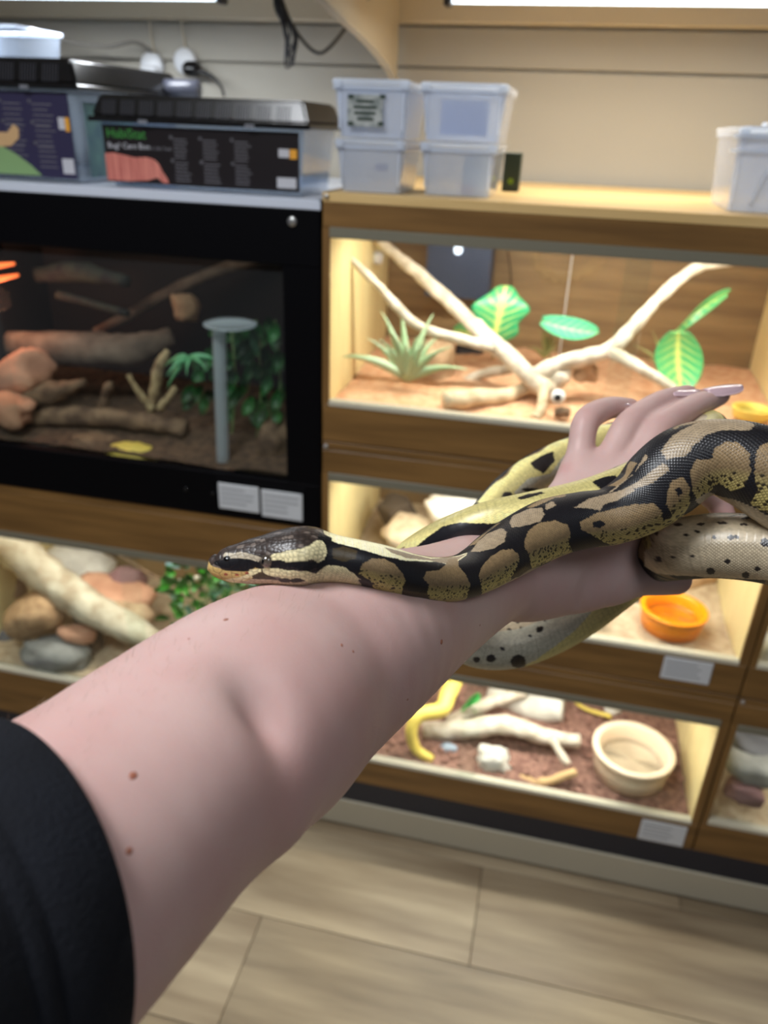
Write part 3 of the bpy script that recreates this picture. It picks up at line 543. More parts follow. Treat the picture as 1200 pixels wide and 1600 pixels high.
o = obj('ground_disc', bm, YELP, None, True); tag(o, 'yellow dome half buried at the front of the black tank', 'ornament')
t = thing('heat_lamp', 'glowing orange heat lamp at the left of the black tank', 'lamp', on(-5, 400, Y=.16))
HL = mat('heat_filament', (255, 120, 60), .5, emit=(255, 120, 60), es=1.6)
lathe('shade', [(.03, 0), (.034, .02), (.02, .06), (.012, .075)], on(-20, 400, Y=.2), BLKP, t)
for (a, b) in (((-40, 420), (22, 412)), ((-40, 444), (28, 430))): tubeo('element', [(on(*a, Y=.15), .005), (on((a[0] + b[0]) / 2, (a[1] + b[1]) / 2, Y=.15), .006), (on(*b, Y=.15), .003)], HL, t)
l = bpy.data.lights.new('heat_lamp_light', 'POINT'); l.energy = 0.8; l.color = (1, .42, .24); l.shadow_soft_size = .03; o = bpy.data.objects.new('heat_lamp_light', l); COL.objects.link(o); o.location = on(-10, 470, Y=.14)
o = branch('hanging_branch', [[(on(60, 430, Y=.3), .016), (on(120, 425, Y=.28), .022), (on(200, 440, Y=.26), .012)], [(on(90, 460, Y=.26), .010), (on(200, 490, Y=.25), .008)]], mat('mossy_bark', (66, 74, 62), .8, rgb2=(40, 40, 44), vscale=20), seed=99); tag(o, 'dark mossy branch hanging high inside the black tank', 'branch')

# ------------------------------------------------------------------ things on top
def shell(X0, X1, Y0, Y1, z0, z1, inset, th=.0015):
    bm = bmesh.new()
    def ring(i, z): return [bm.verts.new(p) for p in ((X0 + i, Y0 + i, z), (X1 - i, Y0 + i, z), (X1 - i, Y1 - i, z), (X0 + i, Y1 - i, z))]
    rs = [ring(inset, z0), ring(0, z1), ring(th, z1), ring(inset + th, z0 + th)]
    for a, b in zip(rs, rs[1:]):
        for k in range(4): bm.faces.new((a[k], a[(k + 1) % 4], b[(k + 1) % 4], b[k]))
    bm.faces.new(rs[0][::-1]); bm.faces.new(rs[3]); es = [e for e in bm.edges if abs(e.verts[0].co.z - e.verts[1].co.z) > .01]
    bmesh.ops.bevel(bm, geom=es, offset=.004, segments=3, affect='EDGES'); return bm
def storage(lab, X0, X1, Y0, Y1, z0, z1, lid=True, label=None, clips=True, grp=None):
    t = thing('storage_box', lab, 'storage box', ((X0 + X1) / 2, (Y0 + Y1) / 2, z0), grp)
    h = z1 - z0; obj('body', shell(X0, X1, Y0, Y1, z0 + .0005, z1 - .010, .008), CLEAR, t)
    bm = bmesh.new(); w = .005
    for (a, b, c, d) in ((X0 - .002, X1 + .002, Y0 - .002, Y0 + w), (X0 - .002, X1 + .002, Y1 - w, Y1 + .002), (X0 - .002, X0 + w, Y0 + w, Y1 - w), (X1 - w, X1 + .002, Y0 + w, Y1 - w)): box(bm, a, b, c, d, z1 - .016, z1 - .0105, bev=.001)
    obj('rim', bm, RIMP, t)
    bm = bmesh.new(); box(bm, X0 - .003, X1 + .003, Y0 - .003, Y1 + .003, z1 - .010, z1 - .002, bev=.002); box(bm, X0 + .010, X1 - .010, Y0 + .010, Y1 - .010, z1 - .002, z1 - .0003, bev=.0005)
    obj('lid', bm, RIMP, t)
    if clips:
        for x in (X0 + .001, X1 - .013): boxo('clip', RIMP, t, x, x + .012, Y0 - .006, Y0 - .0035, z1 - .014, z1 - .001, bev=.0008)
    for x in (X0 + .007, X1 - .010): boxo('corner_rib', RIMP, t, x, x + .003, Y0 + .0005, Y0 + .0025, z0 + .012, z1 - .018)
    return t
zt = 1.4055
tA = storage('lower left clear storage box of the four, on the oak top', -.372, -.262, .02, .17, zt, 1.484)
tB = storage('lower right clear storage box of the four, on the oak top', -.240, -.122, .045, .20, zt, 1.484)
tC = storage('upper left clear storage box of the four, with a printed label', -.376, -.258, .02, .17, 1.4845, 1.566)
tD = storage('upper right clear storage box of the four, blank pale front', -.244, -.114, .045, .20, 1.4845, 1.566)
M1 = mat('leafy_label', (178, 182, 180), .5, rgb2=(120, 128, 126), vscale=60); c = boxo('label', M1, tC, -.354, -.298, .0165, .0185, 1.500, 1.544, bev=.0005)
DK = mat('dark_print', (44, 60, 50), .6)
for i, s in enumerate(('REPTILE', 'INSECTS', 'SHELF')): pass
bm = bmesh.new(); r_ = random.Random(2)
for (x, z, w) in ((-.340, 1.535, .028), (-.344, 1.527, .036), (-.343, 1.519, .034), (-.338, 1.511, .026)): box(bm, x, x + w, .0160, .0164, z - .0022, z + .0022)
for (x, z) in ((-.353, 1.538), (-.303, 1.539), (-.353, 1.501), (-.305, 1.502)): box(bm, x, x + .009, .0160, .0164, z, z + .006)
obj('print', bm, DK, c)
boxo('front_panel', mat('pale_blue_sheet', (186, 200, 232), .4), tD, -.214, -.140, .0535, .0550, 1.494, 1.542)
boxo('contents', mat('pale_teal_item', (160, 184, 196), .5), tB, -.175, -.145, .07, .15, zt + .004, 1.466, bev=.003); boxo('contents', mat('purple_print', (130, 100, 130), .5), tB, -.176, -.154, .060, .0655, zt + .004, zt + .016, bev=.001)
boxo('contents', mat('purple_print', (120, 110, 140), .5), tA, -.312, -.292, .035, .04, 1.437, 1.449, bev=.001)
tE = storage('tall clear storage box standing alone at the right end of the oak top', .225, .42, .055, .25, zt, 1.522)
bm = bmesh.new(); box(bm, .217, .43, .05, .062, 1.487, 1.491); box(bm, .217, .43, .047, .06, 1.505, 1.511, bev=.001); obj('ridge', bm, RIMP, tE)
V, F = [], []; tube_into(V, F, smooth_path([(Vector((.262, .058, 1.416)), .0022), (Vector((.275, .052, 1.465)), .0022), (Vector((.290, .051, 1.478)), .0022), (Vector((.36, .051, 1.480)), .0022)], 6), 8); obj('handle_ridge', (V, F), RIMP, tE, True)
bm = bmesh.new()
for i in range(5): x = .262 + .028 * i; box(bm, x, x + .008, .10, .108, 1.5225, 1.528, bev=.002); box(bm, x + .01, x + .016, .052, .0555, 1.497, 1.502, bev=.001)
obj('lid_stud', bm, RIMP, tE)
t = thing('small_carton', 'narrow dark green carton leaning behind the four clear boxes', 'carton', on(802, 285, Y=.24)); a = on(789, 238, Y=.24); b = on(811, 282, Y=.24)
boxo('carton', mat('dark_green_card', (26, 46, 34), .5), t, a.x, b.x, .24, .28, zt, a.z, bev=.001)
o = lathe('ring_logo', [(.0045, 0), (.0045, .0006), (.0030, .0006), (.0030, 0)], (0, 0, 0), mat('lime_print', (150, 190, 40), .5), None, 20); o.data.transform(Matrix.Translation(((a.x + b.x) / 2, .2398, zt + .017)) @ Matrix.Rotation(math.pi / 2, 4, 'X')); o.parent = t; o.matrix_parent_inverse = Matrix.Translation(-Vector(t.location))

WHT = mat('label_white_ink', (190, 190, 196), .5); GRN = mat('label_green_ink', (60, 140, 60), .5); ORG = mat('label_orange_ink', (226, 160, 50), .5); GRYI = mat('label_grey_ink', (118, 116, 122), .5)
def tank(lab, X0, X1, Y0, Y1, z0, zl, z1, bodyy, labelcol, lx0, lx1, blocks, kind):
    t = thing('plastic_tank', lab, 'plastic tank', ((X0 + X1) / 2, (Y0 + Y1) / 2, z0))
    obj('body', shell(X0 + .014, X1 - .014, Y0 + .012, Y1 - .012, z0 + .0005, zl, .010, .002), CLEAR2, t)
    bm = bmesh.new()                                             # lid: lower flange and sloped vented top
    box(bm, X0, X1, Y0, Y1, zl - .002, zl + .006, bev=.0015)
    vs = box(bm, X0 + .004, X1 - .004, Y0 + .004, Y1 - .004, zl + .006, z1)
    for v in vs:
        if v.co.z > z1 - 1e-5: v.co.x += .012 if v.co.x < (X0 + X1) / 2 else -.012; v.co.y += .012 if v.co.y < (Y0 + Y1) / 2 else -.012
    bmesh.ops.bevel(bm, geom=list({e for v in vs for e in v.link_edges}), offset=.004, segments=3, affect='EDGES')
    ld = obj('lid', bm, BLKP, t)
    n = 10 if kind else 8; wv = (X1 - X0 - .05) / n; VB = mat('vent_slats', (60, 60, 66), .25)
    for i in range(n):
        bm = bmesh.new()
        for k in range(6):
            xx = X0 + .026 + wv * i + wv * .75 * k / 6; f = .35
            v = box(bm, xx, xx + .0016, Y0 + .004, Y0 + .0075, zl + .009, z1 - .008); 
            for q in v:
                q.co.y += (q.co.z - zl - .006) / (z1 - zl - .006) * .012 - .0018
        obj('vent', bm, VB, ld)
    for x in (X0 + (X1 - X0) * .24, X0 + (X1 - X0) * .72): boxo('latch', mat('grey_latch', (120, 122, 130), .3), ld, x, x + .016, Y0 - .002, Y0 + .001, zl - .003, zl + .003, bev=.001)
    # printed front panel
    yl = Y0 + .0125; zb = z0 + .007; ztp = zl - .006; H = ztp - zb
    c = boxo('label', mat('label_card_%d' % kind, labelcol, .35), t, lx0, lx1, yl - .0012, yl, zb, ztp)
    def L(u): return lx0 + (lx1 - lx0) * u
    def Zc(v): return zb + H * v
    yf = yl - .0016
    for (u0, u1, v0, n_) in blocks:
        bm = bmesh.new(); r = random.Random(int(u0 * 100 + v0 * 10))
        for k in range(n_): box(bm, L(u0), L(u0 + (u1 - u0) * r.uniform(.7, 1)), yf, yf + .0003, Zc(v0 - k * .062) - .0008, Zc(v0 - k * .062) + .0005)
        obj('small_print', bm, GRYI, c)
        o = lathe('bullet', [(.0028, 0), (.0028, .0004), (.0018, .0004), (.0018, 0)], (0, 0, 0), GRYI, None, 14); o.data.transform(Matrix.Translation((L(u0) - .004, yf + .0004, Zc(v0 + .03))) @ Matrix.Rotation(math.pi / 2, 4, 'X')); o.parent = c
    bm = bmesh.new(); box(bm, L(.955), L(.99), yf, yf + .0003, Zc(.56), Zc(.72)); obj('orange_mark', bm, ORG, c)
    boxo('white_mark', WHT, c, L(.90), L(.952), yf, yf + .0003, Zc(.58), Zc(.72)); boxo('white_mark', WHT, c, L(.89), L(.985), yf, yf + .0003, Zc(.06), Zc(.24))
    return t, c, L, Zc, yf
bl = [(u, u + .085, v, 6) for u in (.37, .52, .68) for v in (.80, .40)]
t, c, L, Zc, yf = tank('long clear plastic tank with black vented lid and pink animal on its label', -.802, -.415, .018, .225, 1.3925, 1.494, 1.533, 0, (26, 20, 22), -.783, -.437, bl, 1)
text('green_wordmark', 'HabiStat', .021, (L(.02), yf, Zc(.78)), GRN, c); text('title_print', 'Bug? Care Box', .013, (L(.02), yf, Zc(.60)), WHT, c); text('title_print', 'Insect Life Tank', .008, (L(.21), yf, Zc(.60)), GRYI, c)
# picture of a segmented pink crawler on the label (flat print)
bm = bmesh.new(); PK = mat('pink_print', (176, 92, 84), .5, rgb2=(214, 134, 118), vscale=260, stretch=(1, .01, .05)); cs = []
pts = [(0, .50), (.04, .52), (.10, .49), (.16, .45), (.22, .47), (.26, .44), (.285, .36), (.30, .24), (.325, .10), (.33, .03), (.30, .03), (.27, .12), (.22, .06), (.12, .03), (0, .03)]
vs = [bm.verts.new((L(a), yf - .0001, Zc(b))) for a, b in pts]; bm.faces.new(vs); rr = bmesh.ops.extrude_face_region(bm, geom=bm.faces[:]); bmesh.ops.translate(bm, verts=[v for v in rr['geom'] if isinstance(v, bmesh.types.BMVert)], vec=(0, .0003, 0)); obj('animal_print', bm, PK, c)
bl = [(u, u + .17, v, 5) for u in (.45, .70) for v in (.86, .62, .38)]
t, c, L, Zc, yf = tank('larger clear plastic tank with black lid and green lizard picture at the left edge', -1.20, -.8165, .024, .42, 1.3925, 1.539, 1.583, 0, (48, 44, 72), -1.075, -.845, bl, 0)
text('green_wordmark', 'HabiStat', .021, (L(-.02), yf, Zc(.82)), GRN, c); text('title_print', 'Lizard Home', .011, (L(.02), yf, Zc(.68)), WHT, c)
bm = bmesh.new(); pts = [(0, .02), (0, .34), (.15, .42), (.36, .38), (.5, .27), (.62, .14), (.70, .02)]; vs = [bm.verts.new((L(a), yf - .0001, Zc(b))) for a, b in pts]; bm.faces.new(vs[::-1])
rr = bmesh.ops.extrude_face_region(bm, geom=bm.faces[:]); bmesh.ops.translate(bm, verts=[v for v in rr['geom'] if isinstance(v, bmesh.types.BMVert)], vec=(0, .0003, 0)); obj('hill_print', bm, mat('green_print', (128, 160, 108), .5), c)
bm = bmesh.new(); pts = [(.26, .33), (.28, .46), (.36, .52), (.46, .52), (.52, .62), (.56, .57), (.55, .46), (.47, .36)]; vs = [bm.verts.new((L(a), yf - .0004, Zc(b))) for a, b in pts]; bm.faces.new(vs[::-1])
rr = bmesh.ops.extrude_face_region(bm, geom=bm.faces[:]); bmesh.ops.translate(bm, verts=[v for v in rr['geom'] if isinstance(v, bmesh.types.BMVert)], vec=(0, .0003, 0)); obj('lizard_print', bm, mat('lizard_tan_print', (196, 160, 116), .5), c)
boxo('side_label', mat('side_label_card', (120, 160, 150), .5, rgb2=(90, 120, 130), vscale=20), t, -.8325, -.832, .06, .22, 1.402, 1.52)
# small clear tub on the big tank
t = thing('clear_tub', 'small clear tub on top of the larger tank at the top left corner', 'tub', (-1.08, .2, 1.583)); obj('body', shell(-1.13, -.998, .14, .28, 1.5835, 1.637, .006), clearmat('thin_tub_plastic', (244, 248, 253), .07, .1), t)
bm = bmesh.new(); box(bm, -1.132, -.996, .138, .145, 1.633, 1.639, bev=.001); box(bm, -1.132, -.996, .276, .282, 1.633, 1.639, bev=.001); box(bm, -1.001, -.996, .145, .276, 1.633, 1.639, bev=.001); obj('rim', bm, CLEAR, t)
# item between the tanks
t = thing('spray_bottle', 'dark cylinder with white cap lying behind the long tank', 'bottle', on(258, 140, Y=.34)); p0 = on(224, 128, Y=.36); 
V, F = [], []; tube_into(V, F, [(on(246, 137, Y=.36), .016), (on(310, 140, Y=.36), .018)], 20); obj('body', (V, F), mat('dark_bottle', (60, 62, 72), .3), t, True)
V, F = [], []; tube_into(V, F, [(on(222, 131, Y=.36), .012), (on(246, 136, Y=.36), .015)], 20); obj('cap', (V, F), WHITEP, t, True)
# sockets, plugs, cables
for i, (px, py, lab) in enumerate([(238, 102, 'round white wall socket with white plug, left one'), (290, 96, 'round white wall socket with black plug, right one')]):
    p = on(px, py, Y=.60); t = thing('wall_socket', lab, 'socket', p)
    o = lathe('back_box', [(.027, 0), (.027, .012), (.022, .016), (.0005, .017)], (0, 0, 0), WHITEP, None, 28); o.data.transform(Matrix.Translation((p.x, .607, p.z)) @ Matrix.Rotation(math.pi / 2, 4, 'X')); o.parent = t; o.matrix_parent_inverse = Matrix.Translation(-Vector(t.location))
    if i == 0: boxo('switch', WHITEP, t, p.x - .02, p.x + .02, .575, .592, p.z - .035, p.z - .002, bev=.004)
t = thing('power_plug', 'black power plug in the right wall socket', 'plug', on(300, 108, Y=.58)); p = on(300, 108, Y=.58)
rock('plug_body', p, (.020, .018, .017), BLKP, 3, amp=.1, parent=t); tubeo('cord', [(p, .007), (on(328, 118, Y=.57), .005), (on(345, 135, Y=.56), .003), (on(350, 150, Y=.55), .003)], BLKP, t)
o = tubeo('grey_cable', [(on(-20, 28, Y=.5), .004), (on(40, 42, Y=.5), .004), (on(95, 62, Y=.5), .004), (on(165, 73, Y=.52), .004), (on(210, 66, Y=.55), .004), (on(236, 80, Y=.58), .004)], mat('grey_cable_sheath', (110, 106, 100), .5)); tag(o, 'grey cable drooping along the wall to the white socket', 'cable')
for i, px in enumerate((233, 283)): o = tubeo('surface_wire', [(on(px, 30, Y=.585), .0018), (on(px + 4, 60, Y=.602), .0018), (on(px + 10, 90, Y=.602), .0018)], WALLT); tag(o, ['thin cream wire running up the wall from the left socket', 'thin cream wire running up the wall from the right socket'][i], 'wire')
t = thing('cable_bundle', 'looped bundle of thin black cable hanging from the shelf', 'cable', on(440, -30, Y=.30)); r_ = random.Random(1)
for k in range(9):
    x0 = 428 + r_.uniform(-12, 14); e = r_.uniform(70, 105)
    tubeo('strand', [(on(x0, -40, Y=.30), .0016), (on(434 + r_.uniform(-6, 8), 8, Y=.30 + r_.uniform(-.01, .01)), .0016), (on(448 + r_.uniform(-8, 6), 45, Y=.30), .0016), (on(449 + r_.uniform(-4, 8), e, Y=.3), .0016), (on(459, e - 8, Y=.3), .0016), (on(462 + r_.uniform(-2, 3), 60, Y=.3), .0016), (on(452, 30, Y=.3), .0016)], mat('bundle_cable', (44, 44, 50), .4) if k == 0 else bpy.data.materials['bundle_cable'], t, n=7)
o = tubeo('lamp_cable', [(on(430, -30, Y=.31), .0032), (on(452, 30, Y=.31), .0032), (on(475, 66, Y=.31), .0032), (on(497, 83, Y=.31), .0032), (on(515, 74, Y=.31), .0032), (on(545, 38, Y=.31), .0032), (on(572, 0, Y=.31), .0032), (on(590, -30, Y=.31), .0032)], mat('dark_grey_cable', (74, 72, 68), .45), n=10); tag(o, 'thick dark cable swagging in front of the cream bracket', 'cable')

for o_ in list(COL.objects):
    if o_.parent or 'label' not in o_: continue
    k_ = o_['category']; w_ = o_.name.split('.')[0]
    if w_ in ('storage_box', 'vivarium', 'plastic_tank', 'tube_lamp', 'wall_socket', 'ceiling_light', 'water_bowl', 'grass_tuft', 'twig', 'surface_wire', 'stone_slab', 'leafy_plant', 'bushy_plant', 'driftwood_branch'):
        o_['group'] = {'storage_box': 'clear storage boxes on the oak top', 'vivarium': 'vivariums of the display wall', 'plastic_tank': 'plastic tanks on the black vivarium', 'tube_lamp': 'tube lamps under the shelf', 'wall_socket': 'wall sockets',
                       'ceiling_light': 'ceiling lights', 'water_bowl': 'water bowls', 'grass_tuft': 'grass tufts in the upper vivarium', 'twig': 'twigs in the lower left vivarium', 'surface_wire': 'wires on the wall', 'stone_slab': 'stacked stone slabs at the right edge',
                       'leafy_plant': 'leafy plants', 'bushy_plant': 'bushy plants', 'driftwood_branch': 'driftwood branches in the vivariums'}[w_]
    elif w_ == 'stone': o_['group'] = 'stones in the vivariums'

#@@FOREGROUND@@
# ------------------------------------------------------------------ the arm (one continuous skin surface)
def c3(px, py, d): return np.array(CO + d * (CF + CR * (px - 600) / FPX - CU * (py - 800) / FPX))
E0 = c3(390, 1120, .295); AX = c3(130, 1330, .235) - E0; AX = AX / np.linalg.norm(AX)      # upper arm axis, away from the elbow
ARM = [  # chains of (point, radius)
    ([(E0 + AX * .26, .056), (E0 + AX * .16, .052), (c3(130, 1330, .235), .0455), (c3(250, 1225, .262), .0445), (E0, .0455), (c3(470, 1062, .325), .0435), (c3(565, 1003, .355), .0400), (c3(680, 945, .413), .0325), (c3(760, 905, .455), .0285), (c3(830, 885, .485), .0265)], .022),
]
HAND = [
    ([(c3(815, 880, .480), .022), (c3(870, 800, .498), .014), (c3(905, 734, .513), .0105)], .012),
    ([(c3(820, 880, .480), .022), (c3(895, 800, .497), .014), (c3(943, 736, .510), .0110)], .012),
    ([(c3(830, 885, .480), .022), (c3(920, 810, .494), .0145), (c3(983, 742, .505), .0115)], .012),
    ([(c3(840, 890, .480), .022), (c3(950, 835, .492), .015), (c3(1022, 782, .500), .0115)], .012),
    ([(c3(840, 900, .482), .022), (c3(905, 912, .488), .0185), (c3(955, 903, .494), .0150)], .012),
]
FING = [
    [(c3(905, 734, .513), 0.01124), (c3(908, 700, .516), 0.00910), (c3(917, 657, .520), 0.00899), (c3(950, 638, .535), 0.00792), (c3(984, 637, .552), 0.00685)],
    [(c3(943, 736, .510), 0.01156), (c3(962, 700, .514), 0.00963), (c3(984, 662, .522), 0.00942), (c3(1033, 628, .548), 0.00813), (c3(1074, 616, .566), 0.00706)],
    [(c3(983, 742, .505), 0.01198), (c3(1005, 708, .511), 0.01017), (c3(1030, 670, .520), 0.01006), (c3(1084, 636, .548), 0.00877), (c3(1124, 618, .568), 0.00749)],
    [(c3(1022, 782, .500), 0.01198), (c3(1060, 764, .506), 0.01017), (c3(1092, 762, .514), 0.00963), (c3(1118, 780, .520), 0.00835), (c3(1132, 806, .520), 0.00728)],
    [(c3(955, 903, .494), 0.01605), (c3(1000, 898, .500), 0.01391), (c3(1030, 900, .506), 0.01284), (c3(1056, 905, .514), 0.01049)],
]
def build_arm(h=0.0015):
    allp = [p for ch, _ in ARM + HAND for p in ch] + [p for ch in FING for p in ch]
    a = c3(-60, 1500, .19); b = c3(1130, 620, .56); ex = (b - a) / np.linalg.norm(b - a); ey = np.cross([0, 0, 1], ex); ey /= np.linalg.norm(ey); ez = np.cross(ex, ey)
    R = np.stack([ex, ey, ez]); P = np.array([R @ p for p, r in allp]); rad = np.array([r for p, r in allp])
    lo = (P - rad[:, None]).min(0) - .008; hi = (P + rad[:, None]).max(0) + .008
    n = np.ceil((hi - lo) / h).astype(int); g = [(lo[i] + h * np.arange(n[i])).astype(np.float32) for i in range(3)]
    D = np.full(n, .05, np.float32)
    def prim(D, A, ra, B, rb, k):
        A = (R @ A).astype(np.float32); B = (R @ B).astype(np.float32); m = max(ra, rb) + k + .006
        l2 = np.minimum(A, B) - m; h2 = np.maximum(A, B) + m
        i0 = np.clip(((l2 - lo) / h).astype(int), 0, n); i1 = np.clip(np.ceil((h2 - lo) / h).astype(int), 0, n)
        if (i1 <= i0).any(): return
        X = g[0][i0[0]:i1[0], None, None] - A[0]; Y = g[1][None, i0[1]:i1[1], None] - A[1]; Z = g[2][None, None, i0[2]:i1[2]] - A[2]
        d = B - A; L2 = float(d @ d) + 1e-12; t = np.clip((X * d[0] + Y * d[1] + Z * d[2]) / L2, 0, 1)
        q = np.sqrt((X - t * d[0]) ** 2 + (Y - t * d[1]) ** 2 + (Z - t * d[2]) ** 2) - (ra + (rb - ra) * t)
        s = D[i0[0]:i1[0], i0[1]:i1[1], i0[2]:i1[2]]
        if k > 0:
            hh = np.clip(k - np.abs(s - q), 0, None) / k; s[...] = np.minimum(s, q) - hh * hh * k * .25
        else: s[...] = np.minimum(s, q)
    def chain(D, ch, k, per=5):
        c = smooth_path([(Vector(p), r) for p, r in ch], per)
        for (p, ra), (q, rb) in zip(c, c[1:]): prim(D, np.array(p), ra, np.array(q), rb, 0 if k == 0 else k)
    # each limb on its own field, then one smooth union so that overlaps do not swell
    def field(ch, per=5):
        T = np.full(n, .05, np.float32)
        c = smooth_path([(Vector(p), r) for p, r in ch], per)
        for (p, ra), (q, rb) in zip(c, c[1:]): prim(T, np.array(p), ra, np.array(q), rb, 0)
        return T
    def smin(A, B, k): hh = np.clip(k - np.abs(A - B), 0, None) / k; return np.minimum(A, B) - hh * hh * k * .25
    for ch, k in ARM: D = smin(D, field(ch), k)
    Hd = None
    for ch, k in HAND:
        f = field(ch); Hd = f if Hd is None else smin(Hd, f, k)
    for a_, b_ in ((c3(905, 740, .512), c3(1022, 785, .503)), (c3(880, 800, .505), c3(960, 850, .498))):
        T = np.full(n, .05, np.float32); prim(T, a_, .0085, b_, .0095, 0); Hd = smin(Hd, T, .012)
    T = np.full(n, .05, np.float32); prim(T, c3(950, 905, .496), .0095, c3(1015, 800, .503), .008, 0); Hd = smin(Hd, T, .010)
    D = smin(D, Hd, .020)
    for i, ch in enumerate(FING):
        D = smin(D, field(ch, 4), .0035 if i < 4 else .007)
    # inner elbow: a shallow hollow, a tendon ridge and two fold lines
    def dent(p, r, amt, axis=None, ar=1.0):
        q = R @ p; X = g[0][:, None, None] - q[0]; Y = g[1][None, :, None] - q[1]; Z = g[2][None, None, :] - q[2]
        d2 = X * X + Y * Y + Z * Z
        if axis is not None:
            ax = R @ (axis / np.linalg.norm(axis)); al = X * ax[0] + Y * ax[1] + Z * ax[2]; d2 = d2 - al * al + (al / ar) ** 2
        D[...] += amt * np.exp(-d2 / (r * r))
    side = c3(430, 1215, .262) - c3(385, 1085, .258)
    dent(c3(400, 1135, .253), .010, .0085, side, 1.9)
    dent(c3(440, 1230, .262), .0095, -.0040, side, 2.4)
    dent(c3(330, 1180, .240), .017, -.0030, side, 1.5)
    dent(c3(475, 1150, .285), .012, -.0022, side, 2.0)
    dent(c3(470, 1260, .270), .008, .0020, side, 2.0)
    for ch in FING[:4]:                                   # knuckles
        dent(ch[2][0], .0062, -.0009); dent(ch[0][0] - CF * .004, .0075, -.0012); dent(ch[3][0], .0050, -.0004)
        dv = ch[3][0] - ch[2][0]; dv = dv / np.linalg.norm(dv)
        for q_ in (-.0028, 0, .0028): dent(ch[2][0] + dv * q_ + (CU * .7 - CF * .6) * ch[2][1], .0012, .00045, np.cross(dv, CU), 3.0)
        for q_ in (-.0015, .0015): dent(ch[3][0] + dv * q_ + (CU * .7 - CF * .6) * ch[3][1], .0010, .0003, np.cross(dv, CU), 3.0)
    # naive surface nets
    S = D < 0; nx, ny, nz = np.array(S.shape) - 1
    cnt = np.zeros((nx, ny, nz), np.int8)
    for dx in (0, 1):
        for dy in (0, 1):
            for dz in (0, 1): cnt += S[dx:dx + nx, dy:dy + ny, dz:dz + nz]
    act = (cnt > 0) & (cnt < 8); I = np.argwhere(act); idx = np.full(act.shape, -1, np.int32); idx[act] = np.arange(len(I))
    acc = np.zeros((len(I), 3)); c_ = np.zeros(len(I)); cor = [(i, j, k) for i in (0, 1) for j in (0, 1) for k in (0, 1)]
    for a_ in cor:
        for ax_ in range(3):
            if a_[ax_]: continue
            b_ = list(a_); b_[ax_] = 1
            va = D[I[:, 0] + a_[0], I[:, 1] + a_[1], I[:, 2] + a_[2]]; vb = D[I[:, 0] + b_[0], I[:, 1] + b_[1], I[:, 2] + b_[2]]
            m = (va < 0) != (vb < 0); t = np.where(m, va / np.where(m, va - vb, 1), 0)
            pos = np.array(a_, float)[None, :] + t[:, None] * np.eye(3)[ax_][None, :]
            acc[m] += pos[m]; c_[m] += 1
    V = (I + acc / c_[:, None]) * h + lo
    F = []
    for ax_ in range(3):
        u, v = (ax_ + 1) % 3, (ax_ + 2) % 3
        sl0 = [slice(None)] * 3; sl1 = [slice(None)] * 3; sl0[ax_] = slice(0, -1); sl1[ax_] = slice(1, None)
        e = np.argwhere(S[tuple(sl0)] != S[tuple(sl1)]); e = e[(e[:, u] > 0) & (e[:, v] > 0) & (e[:, u] < act.shape[u]) & (e[:, v] < act.shape[v])]
        ins = S[e[:, 0], e[:, 1], e[:, 2]]
        q = []
        for du, dv in ((-1, -1), (0, -1), (0, 0), (-1, 0)):
            w = e.copy(); w[:, u] += du; w[:, v] += dv; q.append(idx[w[:, 0], w[:, 1], w[:, 2]])
        q = np.stack(q, 1); q[~ins] = q[~ins][:, ::-1]; q = q[(q >= 0).all(1)]; F.append(q)
    F = np.concatenate(F); Vw = V @ R
    # relax the net a little
    E = np.concatenate([F[:, [0, 1]], F[:, [1, 2]], F[:, [2, 3]], F[:, [3, 0]]])
    for it in range(3):
        sm = np.zeros_like(Vw); ct = np.zeros(len(Vw)); 
        for a_, b_ in ((0, 1), (1, 0)):
            for k in range(3): sm[:, k] += np.bincount(E[:, a_], Vw[E[:, b_], k], len(Vw))
            ct += np.bincount(E[:, a_], minlength=len(Vw))
        Vw = Vw * .5 + sm / ct[:, None] * .5
    return Vw, F
AV, AF = build_arm()
me = bpy.data.meshes.new('arm'); me.vertices.add(len(AV)); me.vertices.foreach_set('co', AV.astype(np.float32).ravel())
me.loops.add(AF.size); me.loops.foreach_set('vertex_index', AF.astype(np.int32).ravel())
me.polygons.add(len(AF)); me.polygons.foreach_set('loop_start', np.arange(0, AF.size, 4, dtype=np.int32)); me.polygons.foreach_set('loop_total', np.full(len(AF), 4, np.int32))
me.update(calc_edges=True); me.validate(); me.polygons.foreach_set('use_smooth', [True] * len(me.polygons))
SKIN = mat('skin', (204, 172, 164), .48, spec=.4)
nt = SKIN.node_tree; b = nt.nodes['Principled BSDF']; b.inputs['Subsurface Weight'].default_value = .25; b.inputs['Subsurface Radius'].default_value = (1, .35, .22); b.inputs['Subsurface Scale'].default_value = .004
tc = nt.nodes.new('ShaderNodeTexCoord'); n1 = nt.nodes.new('ShaderNodeTexNoise'); n1.inputs['Scale'].default_value = 38; n1.inputs['Detail'].default_value = 5
n3 = nt.nodes.new('ShaderNodeTexNoise'); n3.inputs['Scale'].default_value = 9; n3.inputs['Detail'].default_value = 3
cr = nt.nodes.new('ShaderNodeValToRGB'); cr.color_ramp.elements[0].position = .3; cr.color_ramp.elements[1].position = .7
cr.color_ramp.elements[0].color = (*s2l((190, 152, 146)), 1); cr.color_ramp.elements[1].color = (*s2l((198, 171, 165)), 1)
mx = nt.nodes.new('ShaderNodeMath'); mx.operation = 'MULTIPLY_ADD'; mx.inputs[1].default_value = .5; 
m2 = nt.nodes.new('ShaderNodeMath'); m2.operation = 'MULTIPLY'; m2.inputs[1].default_value = .5
for n_ in (n1, n3): nt.links.new(tc.outputs['Object'], n_.inputs['Vector'])
